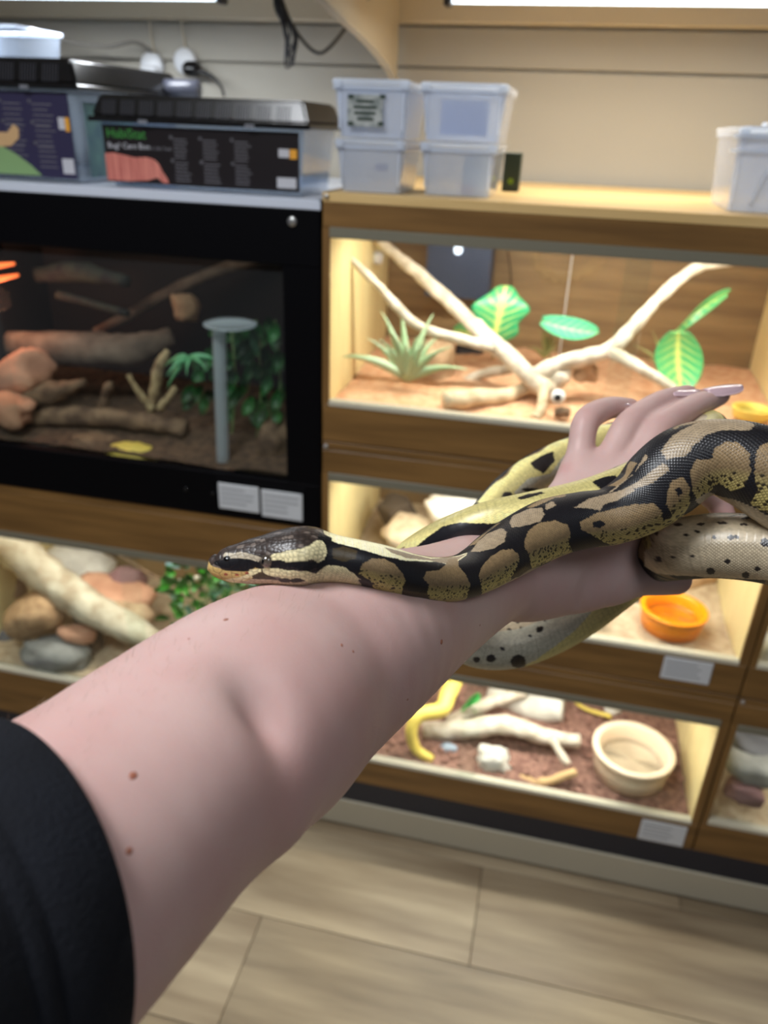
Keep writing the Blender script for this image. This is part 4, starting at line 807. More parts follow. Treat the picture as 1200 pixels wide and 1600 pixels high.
nt.links.new(n3.outputs['Fac'], m2.inputs[0]); nt.links.new(n1.outputs['Fac'], mx.inputs[0]); nt.links.new(m2.outputs[0], mx.inputs[2]); nt.links.new(mx.outputs[0], cr.inputs[0]); nt.links.new(cr.outputs[0], b.inputs['Base Color'])
n2 = nt.nodes.new('ShaderNodeTexVoronoi'); n2.inputs['Scale'].default_value = 900; nt.links.new(tc.outputs['Object'], n2.inputs['Vector'])
bp = nt.nodes.new('ShaderNodeBump'); bp.inputs['Strength'].default_value = .12; bp.inputs['Distance'].default_value = .0004; nt.links.new(n2.outputs['Distance'], bp.inputs['Height']); nt.links.new(bp.outputs[0], b.inputs['Normal'])
mc = nt.nodes.new('ShaderNodeMix'); mc.data_type = 'RGBA'; at_ = nt.nodes.new('ShaderNodeAttribute'); at_.attribute_name = 'flush'
nt.links.new(at_.outputs['Fac'], mc.inputs[0]); nt.links.new(cr.outputs[0], mc.inputs[6]); mc.inputs[7].default_value = (*s2l((176, 104, 98)), 1); nt.links.new(mc.outputs[2], b.inputs['Base Color'])
fl = np.zeros(len(AV))
for p_, r_f, a_f in [(ch[2][0], .008, .42) for ch in FING[:4]] + [(ch[0][0], .009, .25) for ch in FING[:4]] + [(ch[-1][0], .010, .35) for ch in FING] + [(c3(885, 735, .505), .006, .4), (c3(420, 1190, .255), .02, .22), (c3(60, 1170, .22), .03, .2), (c3(640, 935, .365), .02, .25)]:
    fl = np.maximum(fl, a_f * np.exp(-((AV - p_) ** 2).sum(1) / (r_f * r_f)))
fa = me.attributes.new('flush', 'FLOAT', 'POINT'); fa.data.foreach_set('value', fl.astype(np.float32))
me.materials.append(SKIN)
PE = thing('person', 'person seen only as an outstretched bare left arm with black T-shirt sleeve, holding the snake', 'person', tuple(E0))
arm = bpy.data.objects.new('arm', me); COL.objects.link(arm); arm.parent = PE; arm.matrix_parent_inverse = Matrix.Translation(-Vector(PE.location))
arm['label'] = 'bare left arm and hand with the fingers spread over the snake'
from mathutils.bvhtree import BVHTree
bvh = BVHTree.FromPolygons([tuple(v) for v in AV], [tuple(f) for f in AF])
def skin_hit(px, py):
    r = Vector(CF + CR * (px - 600) / FPX - CU * (py - 800) / FPX).normalized(); return bvh.ray_cast(Vector(CO), r)
# moles
MOLE = mat('mole', (150, 92, 72), .5)
for px, py, r in ((208, 1212, .0011), (202, 1330, .0009), (353, 968, .0008), (690, 1003, .0011), (552, 1018, .0005), (637, 1093, .0005), (534, 1008, .0006), (750, 977, .0005), (295, 998, .0004)):
    h_ = skin_hit(px, py)
    if h_[0] is None: continue
    bm = bmesh.new(); bmesh.ops.create_icosphere(bm, subdivisions=2, radius=r)
    q = h_[1].to_track_quat('Z', 'Y').to_matrix().to_4x4(); bmesh.ops.transform(bm, matrix=Matrix.Translation(h_[0]) @ q @ Matrix.Diagonal((1.25, 1, .22, 1)), verts=bm.verts); obj('mole', bm, MOLE, PE, True)
# finger nails: long almond shells
NAIL = mat('pearly_nail', (206, 176, 184), .16, coat=.8)
def nail(tip, direc, nrm, L, w, curve=.35):
    d = Vector(direc).normalized(); n_ = Vector(nrm); n_ = (n_ - d * n_.dot(d)).normalized(); s = d.cross(n_); V, F = [], []; N, M = 16, 10
    for lay in (0, 1):
        for i in range(N + 1):
            t = i / N; ww = w * (1 - max(0, (t - .45) / .55) ** 2.2) ** .5 * (min(1, .72 + t * 1.2)) if t < 1 else 0
            for j in range(M + 1):
                u = j / M * 2 - 1; V.append(Vector(tip) + d * (L * t) + s * (ww * math.sin(u * 1.1) / .89) + n_ * (w * (math.cos(u * 1.1) - 1) * .9 * (ww / w) - curve * L * t * t * .25 - lay * .0005))
    K = (N + 1) * (M + 1)
    for i in range(N):
        for j in range(M):
            a = i * (M + 1) + j; F.append((a, a + 1, a + M + 2, a + M + 1)); F.append((K + a, K + a + M + 1, K + a + M + 2, K + a + 1))
    for i in range(N):
        for j in (0, M): a = i * (M + 1) + j; F.append((a, a + M + 1, K + a + M + 1, K + a))
    for j in range(M): F.append((j, K + j, K + j + 1, j + 1)); a = N * (M + 1) + j; F.append((a, a + 1, K + a + 1, K + a))
    return obj('fingernail', (V, F), NAIL, PE, True)
camup = Vector(CU) * .8 - Vector(CF) * .5
def nl(p0, d0, p1, d1, w, nrm):
    a, b = Vector(c3(*p0, d0)), Vector(c3(*p1, d1)); nail(a, b - a, nrm, (b - a).length, w)
nl((1103, 609), .553, (1162, 594), .569, .0078, camup)
nl((1046, 611), .5475, (1094, 602), .564, .0066, camup * .7 + Vector(CU) * .3)
nl((968, 627), .537, (1002, 629), .556, .0050, camup * .4 + Vector(CU) * .6)
# fine hairs on the outer edge of the arm
V, F = [], []; r_ = random.Random(3); cnt = 0
me.calc_loop_triangles() if hasattr(me, 'calc_loop_triangles') else None
zc = (AV - CO) @ CF; sx = 600 + FPX * ((AV - CO) @ CR) / zc; sy = 800 - FPX * ((AV - CO) @ CU) / zc
vn = np.zeros(len(AV) * 3, np.float32); me.vertices.foreach_get('normal', vn); vn = vn.reshape(-1, 3)
upish = vn @ CU - .25 * (vn @ CR)
arm_len = (AV - E0) @ (-AX)
cand = np.argwhere((upish > .72) & (arm_len > -.09) & (arm_len < .10) & (zc < .42)).ravel()
dirn = Vector(-AX)
for i in r_.sample(list(cand), min(420, len(cand))):
    p = Vector(AV[i]); n_ = Vector(vn[i]); L = r_.uniform(.0018, .0036); t_ = (n_ * r_.uniform(.6, 1) + dirn * r_.uniform(.1, .9) + Vector((r_.uniform(-.4, .4),) * 3)).normalized()
    pts = [(p, .00004), (p + t_ * L * .5, .00003), (p + (t_ + dirn * r_.uniform(0, .8)).normalized() * L * .95, .00002)]
    tube_into(V, F, pts, 3)
o = obj('arm_hair', (V, F), mat('fine_brown_hair', (150, 124, 100), .5), PE); o['kind'] = 'stuff'
# sleeve
SLV = mat('black_tshirt_cotton', (14, 17, 25), .9, rgb2=(9, 11, 18), vscale=30, bump=.5, bscale=900, spec=.25)
ax = Vector(AX); e1 = ax.cross(Vector((0, 0, 1))).normalized(); e2 = ax.cross(e1)
def sleeve(name, prof, m, n=96):
    V, F = [], []
    for (t, r) in prof:
        for k in range(n):
            a = 2 * math.pi * k / n; w = 1 + .010 * math.sin(3 * a + 1) + .012 * math.sin(2 * a + t * 40) * min(1, (t - .06) * 20)
            V.append(Vector(E0) + ax * (t - .014 * (e1 * math.cos(a) + e2 * math.sin(a)).dot(Vector(CU))) + (e1 * math.cos(a) + e2 * math.sin(a)) * r * w)
    for i in range(len(prof) - 1):
        for k in range(n): k2 = (k + 1) % n; F.append((i * n + k, i * n + k2, (i + 1) * n + k2, (i + 1) * n + k))
    return obj(name, (V, F), m, PE, True)
ST = .098
sl = sleeve('sleeve', [(ST + .16, .0590), (ST + .10, .0545), (ST + .03, .0515), (ST + .002, .0505), (ST, .0511), (ST + .001, .0520), (ST + .012, .0526), (ST + .0195, .0527), (ST + .0205, .0519), (ST + .0215, .0528), (ST + .026, .0529), (ST + .027, .0522), (ST + .028, .0531), (ST + .06, .0555), (ST + .11, .059), (ST + .18, .066)], SLV)

# ------------------------------------------------------------------ the snake
SN = [  # px, py, depth, vertical radius px, width factor, dorsal direction (right, up, toward lens)
    (326, 876, .318, 2, 1.0, (0, 1, .10)), (329, 877, .318, 11, .80, (0, 1, .10)), (334, 880, .318, 16, .82, (0, 1, .10)), (342, 882, .318, 21.5, .84, (0, 1, .10)), (356, 882, .318, 27, .86, (0, 1, .10)), (373, 880.5, .318, 30.5, .92, (0, 1, .10)),
    (393, 877.5, .318, 34.5, 1.02, (0, 1, .10)), (414, 874.5, .318, 37.5, 1.16, (0, 1, .10)), (435, 871.5, .318, 41.5, 1.28, (0, 1, .10)), (456, 869.5, .318, 44.5, 1.34, (0, 1, .10)), (473, 868, .318, 45.2, 1.32, (0, 1, .10)), (487, 868, .3183, 44.0, 1.22, (0, 1, .12)), (498, 869.5, .3186, 41.5, 1.10, (0, 1, .12)),
    (510, 871.5, .319, 39.0, 1.0, (0, 1, .14)), (530, 874.5, .320, 36.5, .98, (0, 1, .16)), (560, 880, .3225, 36, 1.0, (0, 1, .2)), (600, 890, .328, 37, 1.0, (0, 1, .22)), (640, 902, .339, 37, 1.0, (.1, 1, .25)), (685, 907, .354, 36, 1.0, (-.1, 1, .3)), (722, 902, .367, 36, 1.0, (-.3, 1, .35)),
    (750, 889, .380, 39, 1.0, (-.45, 1, .4)), (778, 871, .393, 43.5, 1.0, (-.5, 1, .42)), (815, 849, .410, 46.5, 1.0, (-.4, 1, .42)), (860, 826, .422, 47, 1.0, (-.3, 1, .40)), (910, 814, .430, 45, 1.02, (-.2, 1, .40)), (955, 807, .434, 45, 1.05, (-.3, 1, .45)), (1000, 785, .436, 52, 1.05, (-.5, 1, .5)),
    (1035, 755, .436, 61, 1.0, (-.55, 1, .45)), (1072, 727, .434, 62, 1.0, (-.35, 1, .38)), (1115, 716, .430, 60, 1.0, (-.1, 1, .34)), (1160, 725, .426, 66, 1.0, (.2, 1, .3)), (1210, 748, .422, 72, 1.0, (.5, 1, .2)),
    (1262, 785, .420, 74, 1.0, (.9, .7, .05)), (1290, 830, .422, 72, 1.0, (1, 0, -.2)), (1262, 865, .428, 66, 1.0, (.5, -.8, -.6)), (1200, 858, .436, 54, 1.0, (.15, -.75, -.75)), (1125, 852, .448, 51, 1.0, (.05, -.65, -.85)), (1068, 857, .462, 48, 1.0, (0, -.5, -.9)), (1037, 866, .490, 42, 1.0, (-.2, -.5, -.9)),
    (1022, 872, .525, 38, 1.0, (-.6, -.5, -.5)), (1000, 885, .556, 38, 1.0, (-.5, -.6, -.5)), (960, 915, .572, 39, 1.0, (-.1, -.7, -.7)), (905, 955, .572, 40, 1.0, (.1, -.65, -.75)), (850, 985, .566, 41, 1.0, (.15, -.6, -.8)), (795, 1003, .560, 41, 1.0, (.1, -.6, -.8)), (740, 1000, .556, 40, 1.0, (0, -.6, -.8)),
    (690, 965, .552, 37, 1.0, (-.6, -.3, -.7)), (652, 920, .540, 34, 1.0, (-.9, .1, -.5)), (641, 884, .512, 32, 1.0, (-.8, .2, .6)), (664, 862, .480, 33, 1.0, (-.3, -.5, .8)), (708, 838, .458, 33.5, 1.0, (0, -.85, .5)), (760, 817, .450, 33.5, 1.0, (.1, -.85, .5)), (820, 803, .450, 33.5, 1.0, (.1, -.85, .5)),
    (880, 789, .455, 32.5, 1.0, (.15, -.85, .45)), (935, 772, .462, 31, 1.0, (.2, -.85, .4)), (990, 748, .472, 30, 1.0, (.3, -.8, .4)), (1050, 715, .490, 29, 1.0, (.4, -.8, .2)), (1098, 682, .522, 28, 1.0, (.7, -.4, -.4)), (1108, 668, .556, 27, 1.0, (.6, .3, -.6)), (1080, 668, .582, 27, 1.0, (.2, .7, -.6)),
    (1020, 678, .592, 28, 1.0, (0, .8, -.6)), (955, 690, .590, 29, 1.0, (-.2, .8, -.6)), (895, 712, .584, 30, 1.0, (-.3, .8, -.6)), (840, 736, .576, 29, 1.0, (-.3, .8, -.6)), (795, 765, .566, 26, 1.0, (-.4, .8, -.5)), (762, 794, .556, 21, 1.0, (-.5, .8, -.4)), (738, 818, .548, 16, 1.0, (-.5, .8, -.4)), (722, 836, .542, 10, 1.0, (-.5, .8, -.4)), (715, 846, .540, 5, 1.0, (-.5, .8, -.4))]
def snake_rings():
    A = np.array([[*c3(a, b, d), rv * d / FPX, rv * d / FPX * wf, *(CR * q[0] + CU * q[1] - CF * q[2])] for a, b, d, rv, wf, q in SN])
    A = np.vstack([2 * A[0] - A[1], A, 2 * A[-1] - A[-2]]); out = []
    for i in range(1, len(A) - 2):
        p0, p1, p2, p3 = A[i - 1], A[i], A[i + 1], A[i + 2]; L = np.linalg.norm(p2[:3] - p1[:3])
        per = max(2, int(L / .0001))
        t = (np.arange(per) / per)[:, None]
        out.append(.5 * ((2 * p1) + (-p0 + p2) * t + (2 * p0 - 5 * p1 + 4 * p2 - p3) * t * t + (-p0 + 3 * p1 - 3 * p2 + p3) * t ** 3))
    Q = np.vstack(out + [A[-2:-1]]); s = np.concatenate([[0], np.cumsum(np.linalg.norm(np.diff(Q[:, :3], axis=0), axis=1))])
    FRONT = .46; st = np.concatenate([np.arange(0, .012, .00022), np.arange(.012, FRONT, .00034), np.arange(FRONT, s[-1], .0008)])
    Q = np.stack([np.interp(st, s, Q[:, k]) for k in range(Q.shape[1])], 1)
    T = np.gradient(Q[:, :3], axis=0); T /= np.linalg.norm(T, axis=1)[:, None]
    # iron the tangents so that rings never cross in the tight turns
    for _ in range(20): T[1:-1] = (T[:-2] + T[1:-1] * 2 + T[2:]) / 4
    T /= np.linalg.norm(T, axis=1)[:, None]
    Dv = Q[:, 5:8] - T * (Q[:, 5:8] * T).sum(1)[:, None]
    for _ in range(60): Dv[1:-1] = (Dv[:-2] + Dv[1:-1] * 2 + Dv[2:]) / 4
    Dv -= T * (Dv * T).sum(1)[:, None]; Dv /= np.linalg.norm(Dv, axis=1)[:, None]
    Lv = np.cross(T, Dv)                      # theta=+90 side
    return st, Q[:, :3], np.maximum(Q[:, 3], .0004), np.maximum(Q[:, 4], .0004), T, Dv, Lv
NT = 256
def snake_surface(lift=True):
    st, C, rv, rh, T, Dv, Lv = snake_rings()
    th = np.linspace(-math.pi, math.pi, NT, endpoint=False)
    hw = np.clip((st - .004) / .012, 0, 1) * np.clip((.060 - st) / .02, 0, 1)            # head blend
    c, s = np.cos(th)[None, :], np.sin(th)[None, :]
    e = 1 - .22 * hw[:, None]                                                              # squarer cross-section on the head
    cc = np.sign(c) * np.abs(c) ** e; ss = np.sign(s) * np.abs(s) ** e
    rad_v = rv[:, None] * cc * np.where(c < 0, 1 - .04 * (1 - hw[:, None]), 1); rad_h = rh[:, None] * ss
    # head planes: the crown narrows toward the top, cheeks bulge behind the eye, brow ridge
    rad_h = rad_h * (1 - .16 * hw[:, None] * np.clip(c, 0, 1) ** 1.5)
    return st, th, C, rv, rh, T, Dv, Lv, rad_v, rad_h
def pip(X, Y, P):
    r = np.zeros(X.shape, bool); n = len(P); j = n - 1
    for i in range(n):
        xi, yi, xj, yj = P[i][0], P[i][1], P[j][0], P[j][1]
        if yi != yj: r ^= ((yi > Y) != (yj > Y)) & (X < (xj - xi) * (Y - yi) / (yj - yi) + xi)
        j = i
    return r
SNAKE_PAINT = []
SNAKE_PAINT = [('K',[443,22,460,24,480,25,501,28,518,30,531,31,548,32,565,34,582,35,596,37,613,38,630,38,650,38,667,38,688,38,708,38,725,38,746,38,766,38,790,37,820,31,858,25,902,18,946,14,987,11,1031,8,1072,8,1116,8,1150,11,1211,3,1273,-4,1320,-4,1354,0,1388,4,1439,1,1490,-1,1538,-3,1579,-4,1619,-6,1653,-6,1691,-6,1728,-6,1766,-6,1800,-4,1827,-1,1864,-1,1898,0,1932,1,1966,3,1997,4,2024,6,2055,6,2085,6,2116,4,2153,-1,2177,3,2208,3,2242,3,2272,4,2242,20,2218,32,2201,42,2184,52,2174,60,2163,69,2157,77,2150,84,2150,94,2153,104,2163,115,2191,132,2228,152,2218,152,2208,152,2197,152,2197,152,2194,152,2194,152,2153,152,2106,150,2058,149,2017,149,1976,148,1929,143,1871,138,1820,136,1766,135,1715,135,1677,138,1633,138,1592,139,1558,142,1528,143,1500,146,1487,153,1466,159,1436,160,1398,160,1368,160,1337,162,1310,163,1279,163,1249,163,1218,163,1191,163,1167,165,1140,165,1113,166,1082,166,1055,166,1028,167,997,166,970,167,943,167,916,169,892,170,871,173,841,172,803,166,773,163,742,156,718,152,695,146,667,136,644,129,620,122,599,115,582,107,565,100,548,93,535,96,518,97,501,97,484,98,467,100,463,90,460,83,453,75,450,65,446,53,446,39]),
 ('K',[2259,-20,2286,-20,2320,-21,2340,-20,2364,-20,2388,-20,2415,-20,2466,-25,2534,-32,2548,-21,2558,-7,2575,1,2595,10,2633,6,2667,1,2707,0,2752,1,2786,1,2813,3,2837,1,2860,0,2891,-1,2918,1,2939,3,2962,4,2979,6,2996,6,3013,4,3027,3,3047,0,3064,-6,3078,-1,3095,0,3112,1,3126,1,3143,0,3156,0,3170,-3,3187,-11,3200,-11,3214,-10,3228,-10,3241,-8,3255,-8,3268,-6,3285,-6,3302,-4,3323,-4,3340,-3,3357,-1,3374,0,3391,0,3408,1,3408,14,3411,30,3415,39,3421,48,3428,55,3438,60,3445,67,3455,73,3462,79,3472,84,3483,89,3493,94,3506,100,3520,105,3534,111,3547,117,3564,122,3581,128,3602,135,3622,141,3646,148,3680,156,3653,157,3629,159,3602,159,3578,160,3557,162,3534,163,3510,165,3489,167,3466,172,3442,179,3411,177,3377,174,3343,172,3313,170,3279,169,3238,167,3068,152,2973,146,2935,145,2905,143,2884,143,2864,145,2833,143,2803,142,2779,142,2758,141,2738,141,2721,142,2707,142,2687,142,2670,143,2650,143,2629,145,2605,145,2585,145,2565,146,2541,146,2517,146,2497,148,2480,149,2459,150,2439,152,2418,153,2388,153,2347,152,2310,152,2279,152,2248,152,2211,152,2174,152,2136,152,2089,131,2061,114,2055,101,2055,91,2061,83,2072,75,2085,66,2095,59,2112,51,2129,41,2153,30,2180,17,2218,-1,2255,-20]),
 ('W',[450,98,474,98,491,96,511,93,531,93,548,93,572,100,596,108,627,121,657,131,691,143,718,149,746,155,776,159,814,165,841,162,871,162,912,167,922,156,950,155,977,152,1011,153,1041,152,1069,150,1096,149,1126,149,1160,150,1198,155,1239,160,1273,163,1303,163,1293,163,1266,163,1239,163,1215,163,1188,163,1160,165,1133,165,1109,166,1082,166,1055,167,1028,167,1001,167,973,167,946,167,919,167,899,170,875,172,851,174,824,176,797,176,763,174,735,172,712,170,684,169,664,169,637,167,613,167,586,166,562,165,542,165,518,165,497,163,480,163,470,131,460,113]),
 ('C',[460,1,480,-8,501,-8,525,-8,548,-8,572,-8,593,-8,610,-8,630,-8,650,-8,671,-7,691,-6,715,-6,739,-4,759,-1,783,0,807,0,837,-1,865,0,892,1,933,3,973,4,1007,8,1072,3,1126,1,1167,4,1225,1,1266,4,1310,4,1344,8,1320,14,1256,20,1194,27,1137,30,1079,34,1035,28,987,28,936,30,892,34,851,38,814,45,783,49,759,51,739,49,718,49,695,49,674,48,654,46,630,45,610,44,593,42,572,42,552,42,531,41,501,39,484,37,467,35]),
 ('S',[705,17,725,18,746,20,766,20,790,20,817,18,851,15,892,11,929,11,960,13,994,15,1048,10,1116,3,1167,1,1211,3,1242,8,1290,8,1334,11,1259,17,1188,25,1137,28,1082,32,1048,30,1011,28,977,25,943,25,902,27,858,31,820,37,786,41,766,38,746,37,725,34]),
 ('O',[504,59,521,53,542,46,559,46,576,48,593,49,589,70,569,77,545,84,528,82,508,80,504,69]),
 ('B',[613,100,613,89,616,77,630,70,644,62,671,59,695,56,715,60,739,65,756,75,776,83,797,97,800,115,820,129,861,150,834,156,814,165,783,162,749,155,725,149,701,143,671,117,650,114,630,110,610,107]),
 ('B',[1079,34,1143,14,1215,15,1167,44,1177,55,1194,66,1205,80,1225,96,1222,110,1232,128,1276,163,1245,163,1215,163,1181,160,1137,153,1103,152,1072,152,1041,152,984,128,946,113,933,89,885,77,912,59,956,55,1004,51]),
 ('B',[1283,80,1303,70,1334,62,1381,58,1429,55,1480,56,1531,56,1562,62,1596,67,1623,84,1613,101,1592,108,1575,117,1568,127,1579,142,1548,145,1517,148,1511,159,1463,157,1415,157,1381,160,1320,127,1303,108,1290,94]),
 ('B',[1701,67,1738,60,1786,52,1830,49,1878,46,1925,45,1959,48,1993,51,2027,53,2058,62,2095,69,2099,77,2102,86,2092,96,2085,107,2177,139,2150,145,2119,149,2075,149,2034,149,1973,141,1915,135,1871,135,1817,135,1766,135,1725,118,1708,105,1704,96,1684,79]),
 ('S',[1364,13,1439,6,1517,-3,1551,-1,1582,0,1616,0,1636,6,1660,10,1687,13,1664,31,1626,39,1592,46,1551,45,1507,45,1466,39,1429,34,1392,27]),
 ('S',[1766,13,1871,-6,1908,-3,1946,0,1983,1,2004,10,2031,17,2000,34,1929,44,1891,41,1847,41,1806,39,1769,37,1725,28]),
 ('S',[2061,14,2116,10,2102,25,2068,27,2034,27]),
 ('D',[616,124,644,118,664,124,684,129,698,145,681,150,664,156,637,136]),
 ('D',[521,127,552,121,569,146,545,148]),
 ('O',[817,122,837,120,865,117,888,114,916,113,946,113,977,127,1031,150,1001,149,977,152,953,153,933,157,892,152,861,150]),
 ('O',[1558,125,1596,122,1633,120,1670,117,1745,132,1715,136,1687,141,1674,149]),
 ('B',[2187,69,2225,66,2259,63,2293,59,2327,56,2364,55,2405,52,2446,49,2483,48,2520,49,2554,52,2588,53,2619,58,2650,62,2684,67,2694,76,2704,86,2697,96,2694,110,2684,122,2680,142,2660,143,2636,145,2616,145,2592,145,2571,146,2551,146,2531,148,2507,146,2490,149,2473,150,2429,131,2374,118,2320,108,2286,101,2255,94,2225,89,2194,83]),
 ('Y',[2660,124,2694,139,2714,142,2731,141,2748,141,2769,142,2792,142,2826,143,2860,145,2884,143,2908,143,2939,145,2986,146,3092,153,3272,169,3258,167,2973,146,2932,145,2905,143,2884,143,2864,145,2833,143,2799,142,2775,142,2755,141,2738,141,2721,142,2704,142,2687,143,2667,143,2646,143,2626,145,2605,145,2585,146,2565,146,2544,146,2524,148,2503,148,2486,149,2469,150,2449,152,2422,150,2374,142,2412,143,2442,143,2469,146,2490,143,2514,145,2541,146,2565,145,2582,139,2599,132,2616,127,2636,124]),
 ('K',[2279,72,2333,70,2374,79,2330,86,2282,82]),
 ('B',[2782,69,2820,66,2857,62,2888,66,2922,70,2918,77,2915,86,2894,93,2877,101,2864,111,2837,117,2813,124,2803,141,2779,141,2758,141,2741,141,2724,141,2707,142,2687,142,2667,143,2673,125,2687,110,2711,108,2738,108,2738,93,2741,80,2762,75]),
 ('K',[2837,73,2871,77,2860,87,2823,86]),
 ('S',[2184,39,2218,37,2255,31,2289,27,2327,21,2357,20,2388,17,2425,13,2466,11,2514,13,2548,15,2578,20,2609,22,2636,27,2646,34,2616,32,2582,32,2548,32,2510,34,2473,34,2435,35,2401,38,2347,52,2320,49,2293,46,2265,44,2238,42]),
 ('S',[2473,8,2527,4,2565,3,2602,1,2636,1,2667,3,2707,4,2748,8,2786,8,2816,7,2843,6,2874,3,2867,14,2867,24,2877,31,2891,37,2901,42,2891,51,2860,49,2837,48,2809,46,2782,44,2755,42,2724,38,2690,34,2660,31,2633,27,2605,24,2578,20,2548,15,2517,11]),
 ('K',[2714,7,2755,8,2789,10,2816,11,2837,13,2860,13,2891,13,2901,27,2884,37,2854,35,2830,32,2803,31,2775,28,2724,24,2673,22,2639,20,2609,18,2575,17,2537,14,2493,11,2537,8,2575,6,2609,4,2643,4,2673,4]),
 ('S',[2942,21,2969,20,2993,17,3013,13,3030,13,3047,11,3068,10,3088,6,3102,6,3119,3,3132,1,3149,-4,3163,-11,3177,-13,3190,-11,3204,-8,3221,-10,3238,-8,3255,-8,3268,-1,3285,7,3302,14,3282,30,3262,31,3245,31,3224,31,3207,31,3190,31,3177,32,3160,34,3143,35,3126,37,3112,41,3092,44,3071,46,3041,51,3007,53,2986,49,2969,45,2949,41,2928,37,2935,30]),
 ('B',[2986,72,3020,69,3054,65,3085,69,3115,72,3143,73,3149,66,3156,60,3180,56,3200,51,3224,52,3251,52,3268,58,3289,63,3309,67,3319,76,3333,83,3350,90,3350,97,3353,105,3353,113,3336,117,3316,121,3299,125,3258,121,3200,115,3163,121,3119,124,3064,124,2983,121,2942,121,2911,121,2911,104,2918,93,2935,86,2952,82,2969,76]),
 ('W',[2898,113,2932,115,2976,118,3064,124,3129,138,3224,148,3268,146,3299,143,3330,142,3360,142,3394,142,3425,142,3452,142,3479,142,3506,143,3534,145,3557,145,3595,150,3629,155,3673,159,3697,167,3697,174,3697,184,3680,193,3639,190,3605,188,3571,186,3544,184,3517,183,3486,181,3449,179,3415,177,3377,174,3336,172,3306,170,3268,169,3102,155,3000,146,2952,145,2915,134]),
 ('D',[3119,117,3200,115,3262,125,3296,127,3323,128,3353,128,3360,142,3326,143,3292,145,3255,149,3180,153]),
 ('B',[3333,62,3343,56,3357,52,3367,46,3387,45,3411,45,3428,44,3438,52,3445,58,3452,65,3462,70,3469,76,3479,82,3489,87,3500,91,3510,97,3523,103,3537,108,3554,114,3568,120,3585,125,3605,131,3625,138,3602,138,3581,139,3561,139,3537,139,3517,141,3493,141,3466,139,3442,139,3438,131,3435,122,3432,115,3415,108,3394,101,3377,96,3367,89,3357,82,3347,76,3340,69]),
 ('C',[616,117,593,108,562,96,545,94,528,93,497,94,480,97,467,104,457,111,436,105,406,103,385,103,365,100,338,98,310,97,287,96,253,94,242,97,239,103,256,111,280,114,304,115,321,118,341,118,358,121,389,118,402,125,419,136,453,155,477,163,501,163,528,165,548,165,569,165,589,166,613,167,633,167,657,169,630,138]),
 ('K',[283,87,304,87,324,87,344,89,368,89,389,89,409,89,426,90,450,91,463,93,484,91,508,89,531,90,545,93,562,96,545,94,528,93,508,93,491,94,474,103,457,113,429,107,409,103,385,101,361,101,344,100,327,98,310,97,276,96]),
 ('K',[463,22,497,28,497,45,501,58,504,69,508,79,511,89,484,93,480,86,480,76,477,66,477,53,460,51,446,46]),
 ('C',[283,80,293,76,327,75,348,73,372,73,385,72,402,70,423,62,443,49,460,46,474,55,484,72,477,86,460,91,429,87,416,89,399,89,385,89,368,89,344,89,324,87,287,87]),
 ('G',[75,49,86,42,120,52,157,56,191,66,225,75,246,80,229,87,208,84,191,80,168,77,144,72,123,69,103,67,79,60]),
 ('K',[31,67,59,67,84,67,120,69,144,73,168,77,191,80,212,84,232,87,239,96,202,94,181,97,161,100,137,100,114,98,95,96,73,93,35,83]),
 ('N',[4,84,22,94,55,94,81,100,114,101,134,101,154,101,181,100,212,94,236,97,232,103,212,110,191,117,181,128,140,143,119,152,97,165,79,166,64,165,48,165,35,163,15,148]),
 ('C',[185,97,208,96,229,96,236,98,229,104,208,110,188,117,164,125,144,136,120,146,97,162,75,143,95,131,112,125,130,121,151,114,174,108]),
 ('W',[53,165,66,165,81,163,97,165,123,146,147,136,185,122,208,124,232,124,253,125,276,124,300,124,321,125,338,128,355,129,375,131,395,132,419,136,416,162,392,162,372,159,351,160,331,160,310,160,290,159,266,160,246,162,225,163,205,163,185,163,164,165,147,165,130,165,112,166,97,166,81,166,68,166]),
 ('D',[351,120,375,117,395,120,395,131,375,131,355,131]),
 ('D',[297,122,331,122,348,131,331,131,310,132]),
 ('O',[188,113,222,104,239,103,256,111,280,115,242,121,222,121,198,120]),
 ('R',[75,113,84,108,92,111,90,117,77,120]),
 ('R',[119,110,130,107,137,110,134,115,120,115]),
 ('R',[161,103,171,101,181,104,178,108,161,108]),
 ('K',[79,58,95,55,110,63,106,72,88,72]),
 ('Y',[8456,-45,8456,-59,8464,-75,8456,-91,8480,-104,8536,-108,8584,-112,8616,-120,8640,-129,8688,-131,8728,-134,8768,-134,8800,-136,8824,-145,8856,-142,8880,-146,8912,-145,8936,-148,8960,-148,8984,-148,9008,-148,9032,-149,9064,-149,9088,-149,9112,-148,9144,-149,9176,-149,9208,-149,9232,-148,9264,-149,9296,-150,9328,-150,9360,-150,9392,-152,9424,-153,9456,-153,9488,-153,9520,-155,9552,-155,9584,-156,9616,-156,9648,-158,9680,-156,9720,-159,9752,-159,9784,-159,9816,-158,9832,-146,9856,-141,9880,-134,9904,-129,9936,-127,9960,-121,9992,-118,9968,-97,9968,-82,9968,-65,9928,-66,9896,-66,9864,-68,9832,-69,9800,-69,9760,-70,9728,-70,9696,-73,9664,-75,9632,-76,9608,-79,9576,-79,9544,-80,9520,-82,9488,-83,9456,-83,9432,-84,9400,-84,9368,-84,9344,-83,9312,-80,9288,-77,9256,-75,9232,-72,9208,-70,9184,-68,9152,-65,9128,-63,9104,-62,9080,-59,9056,-58,9032,-56,9016,-55,8992,-58,8976,-62,8952,-66,8928,-70,8912,-75,8888,-80,8872,-86,8848,-87,8824,-90,8800,-93,8776,-94,8752,-87,8720,-80,8688,-73,8656,-66,8616,-59,8584,-52,8536,-45,8488,-45]),
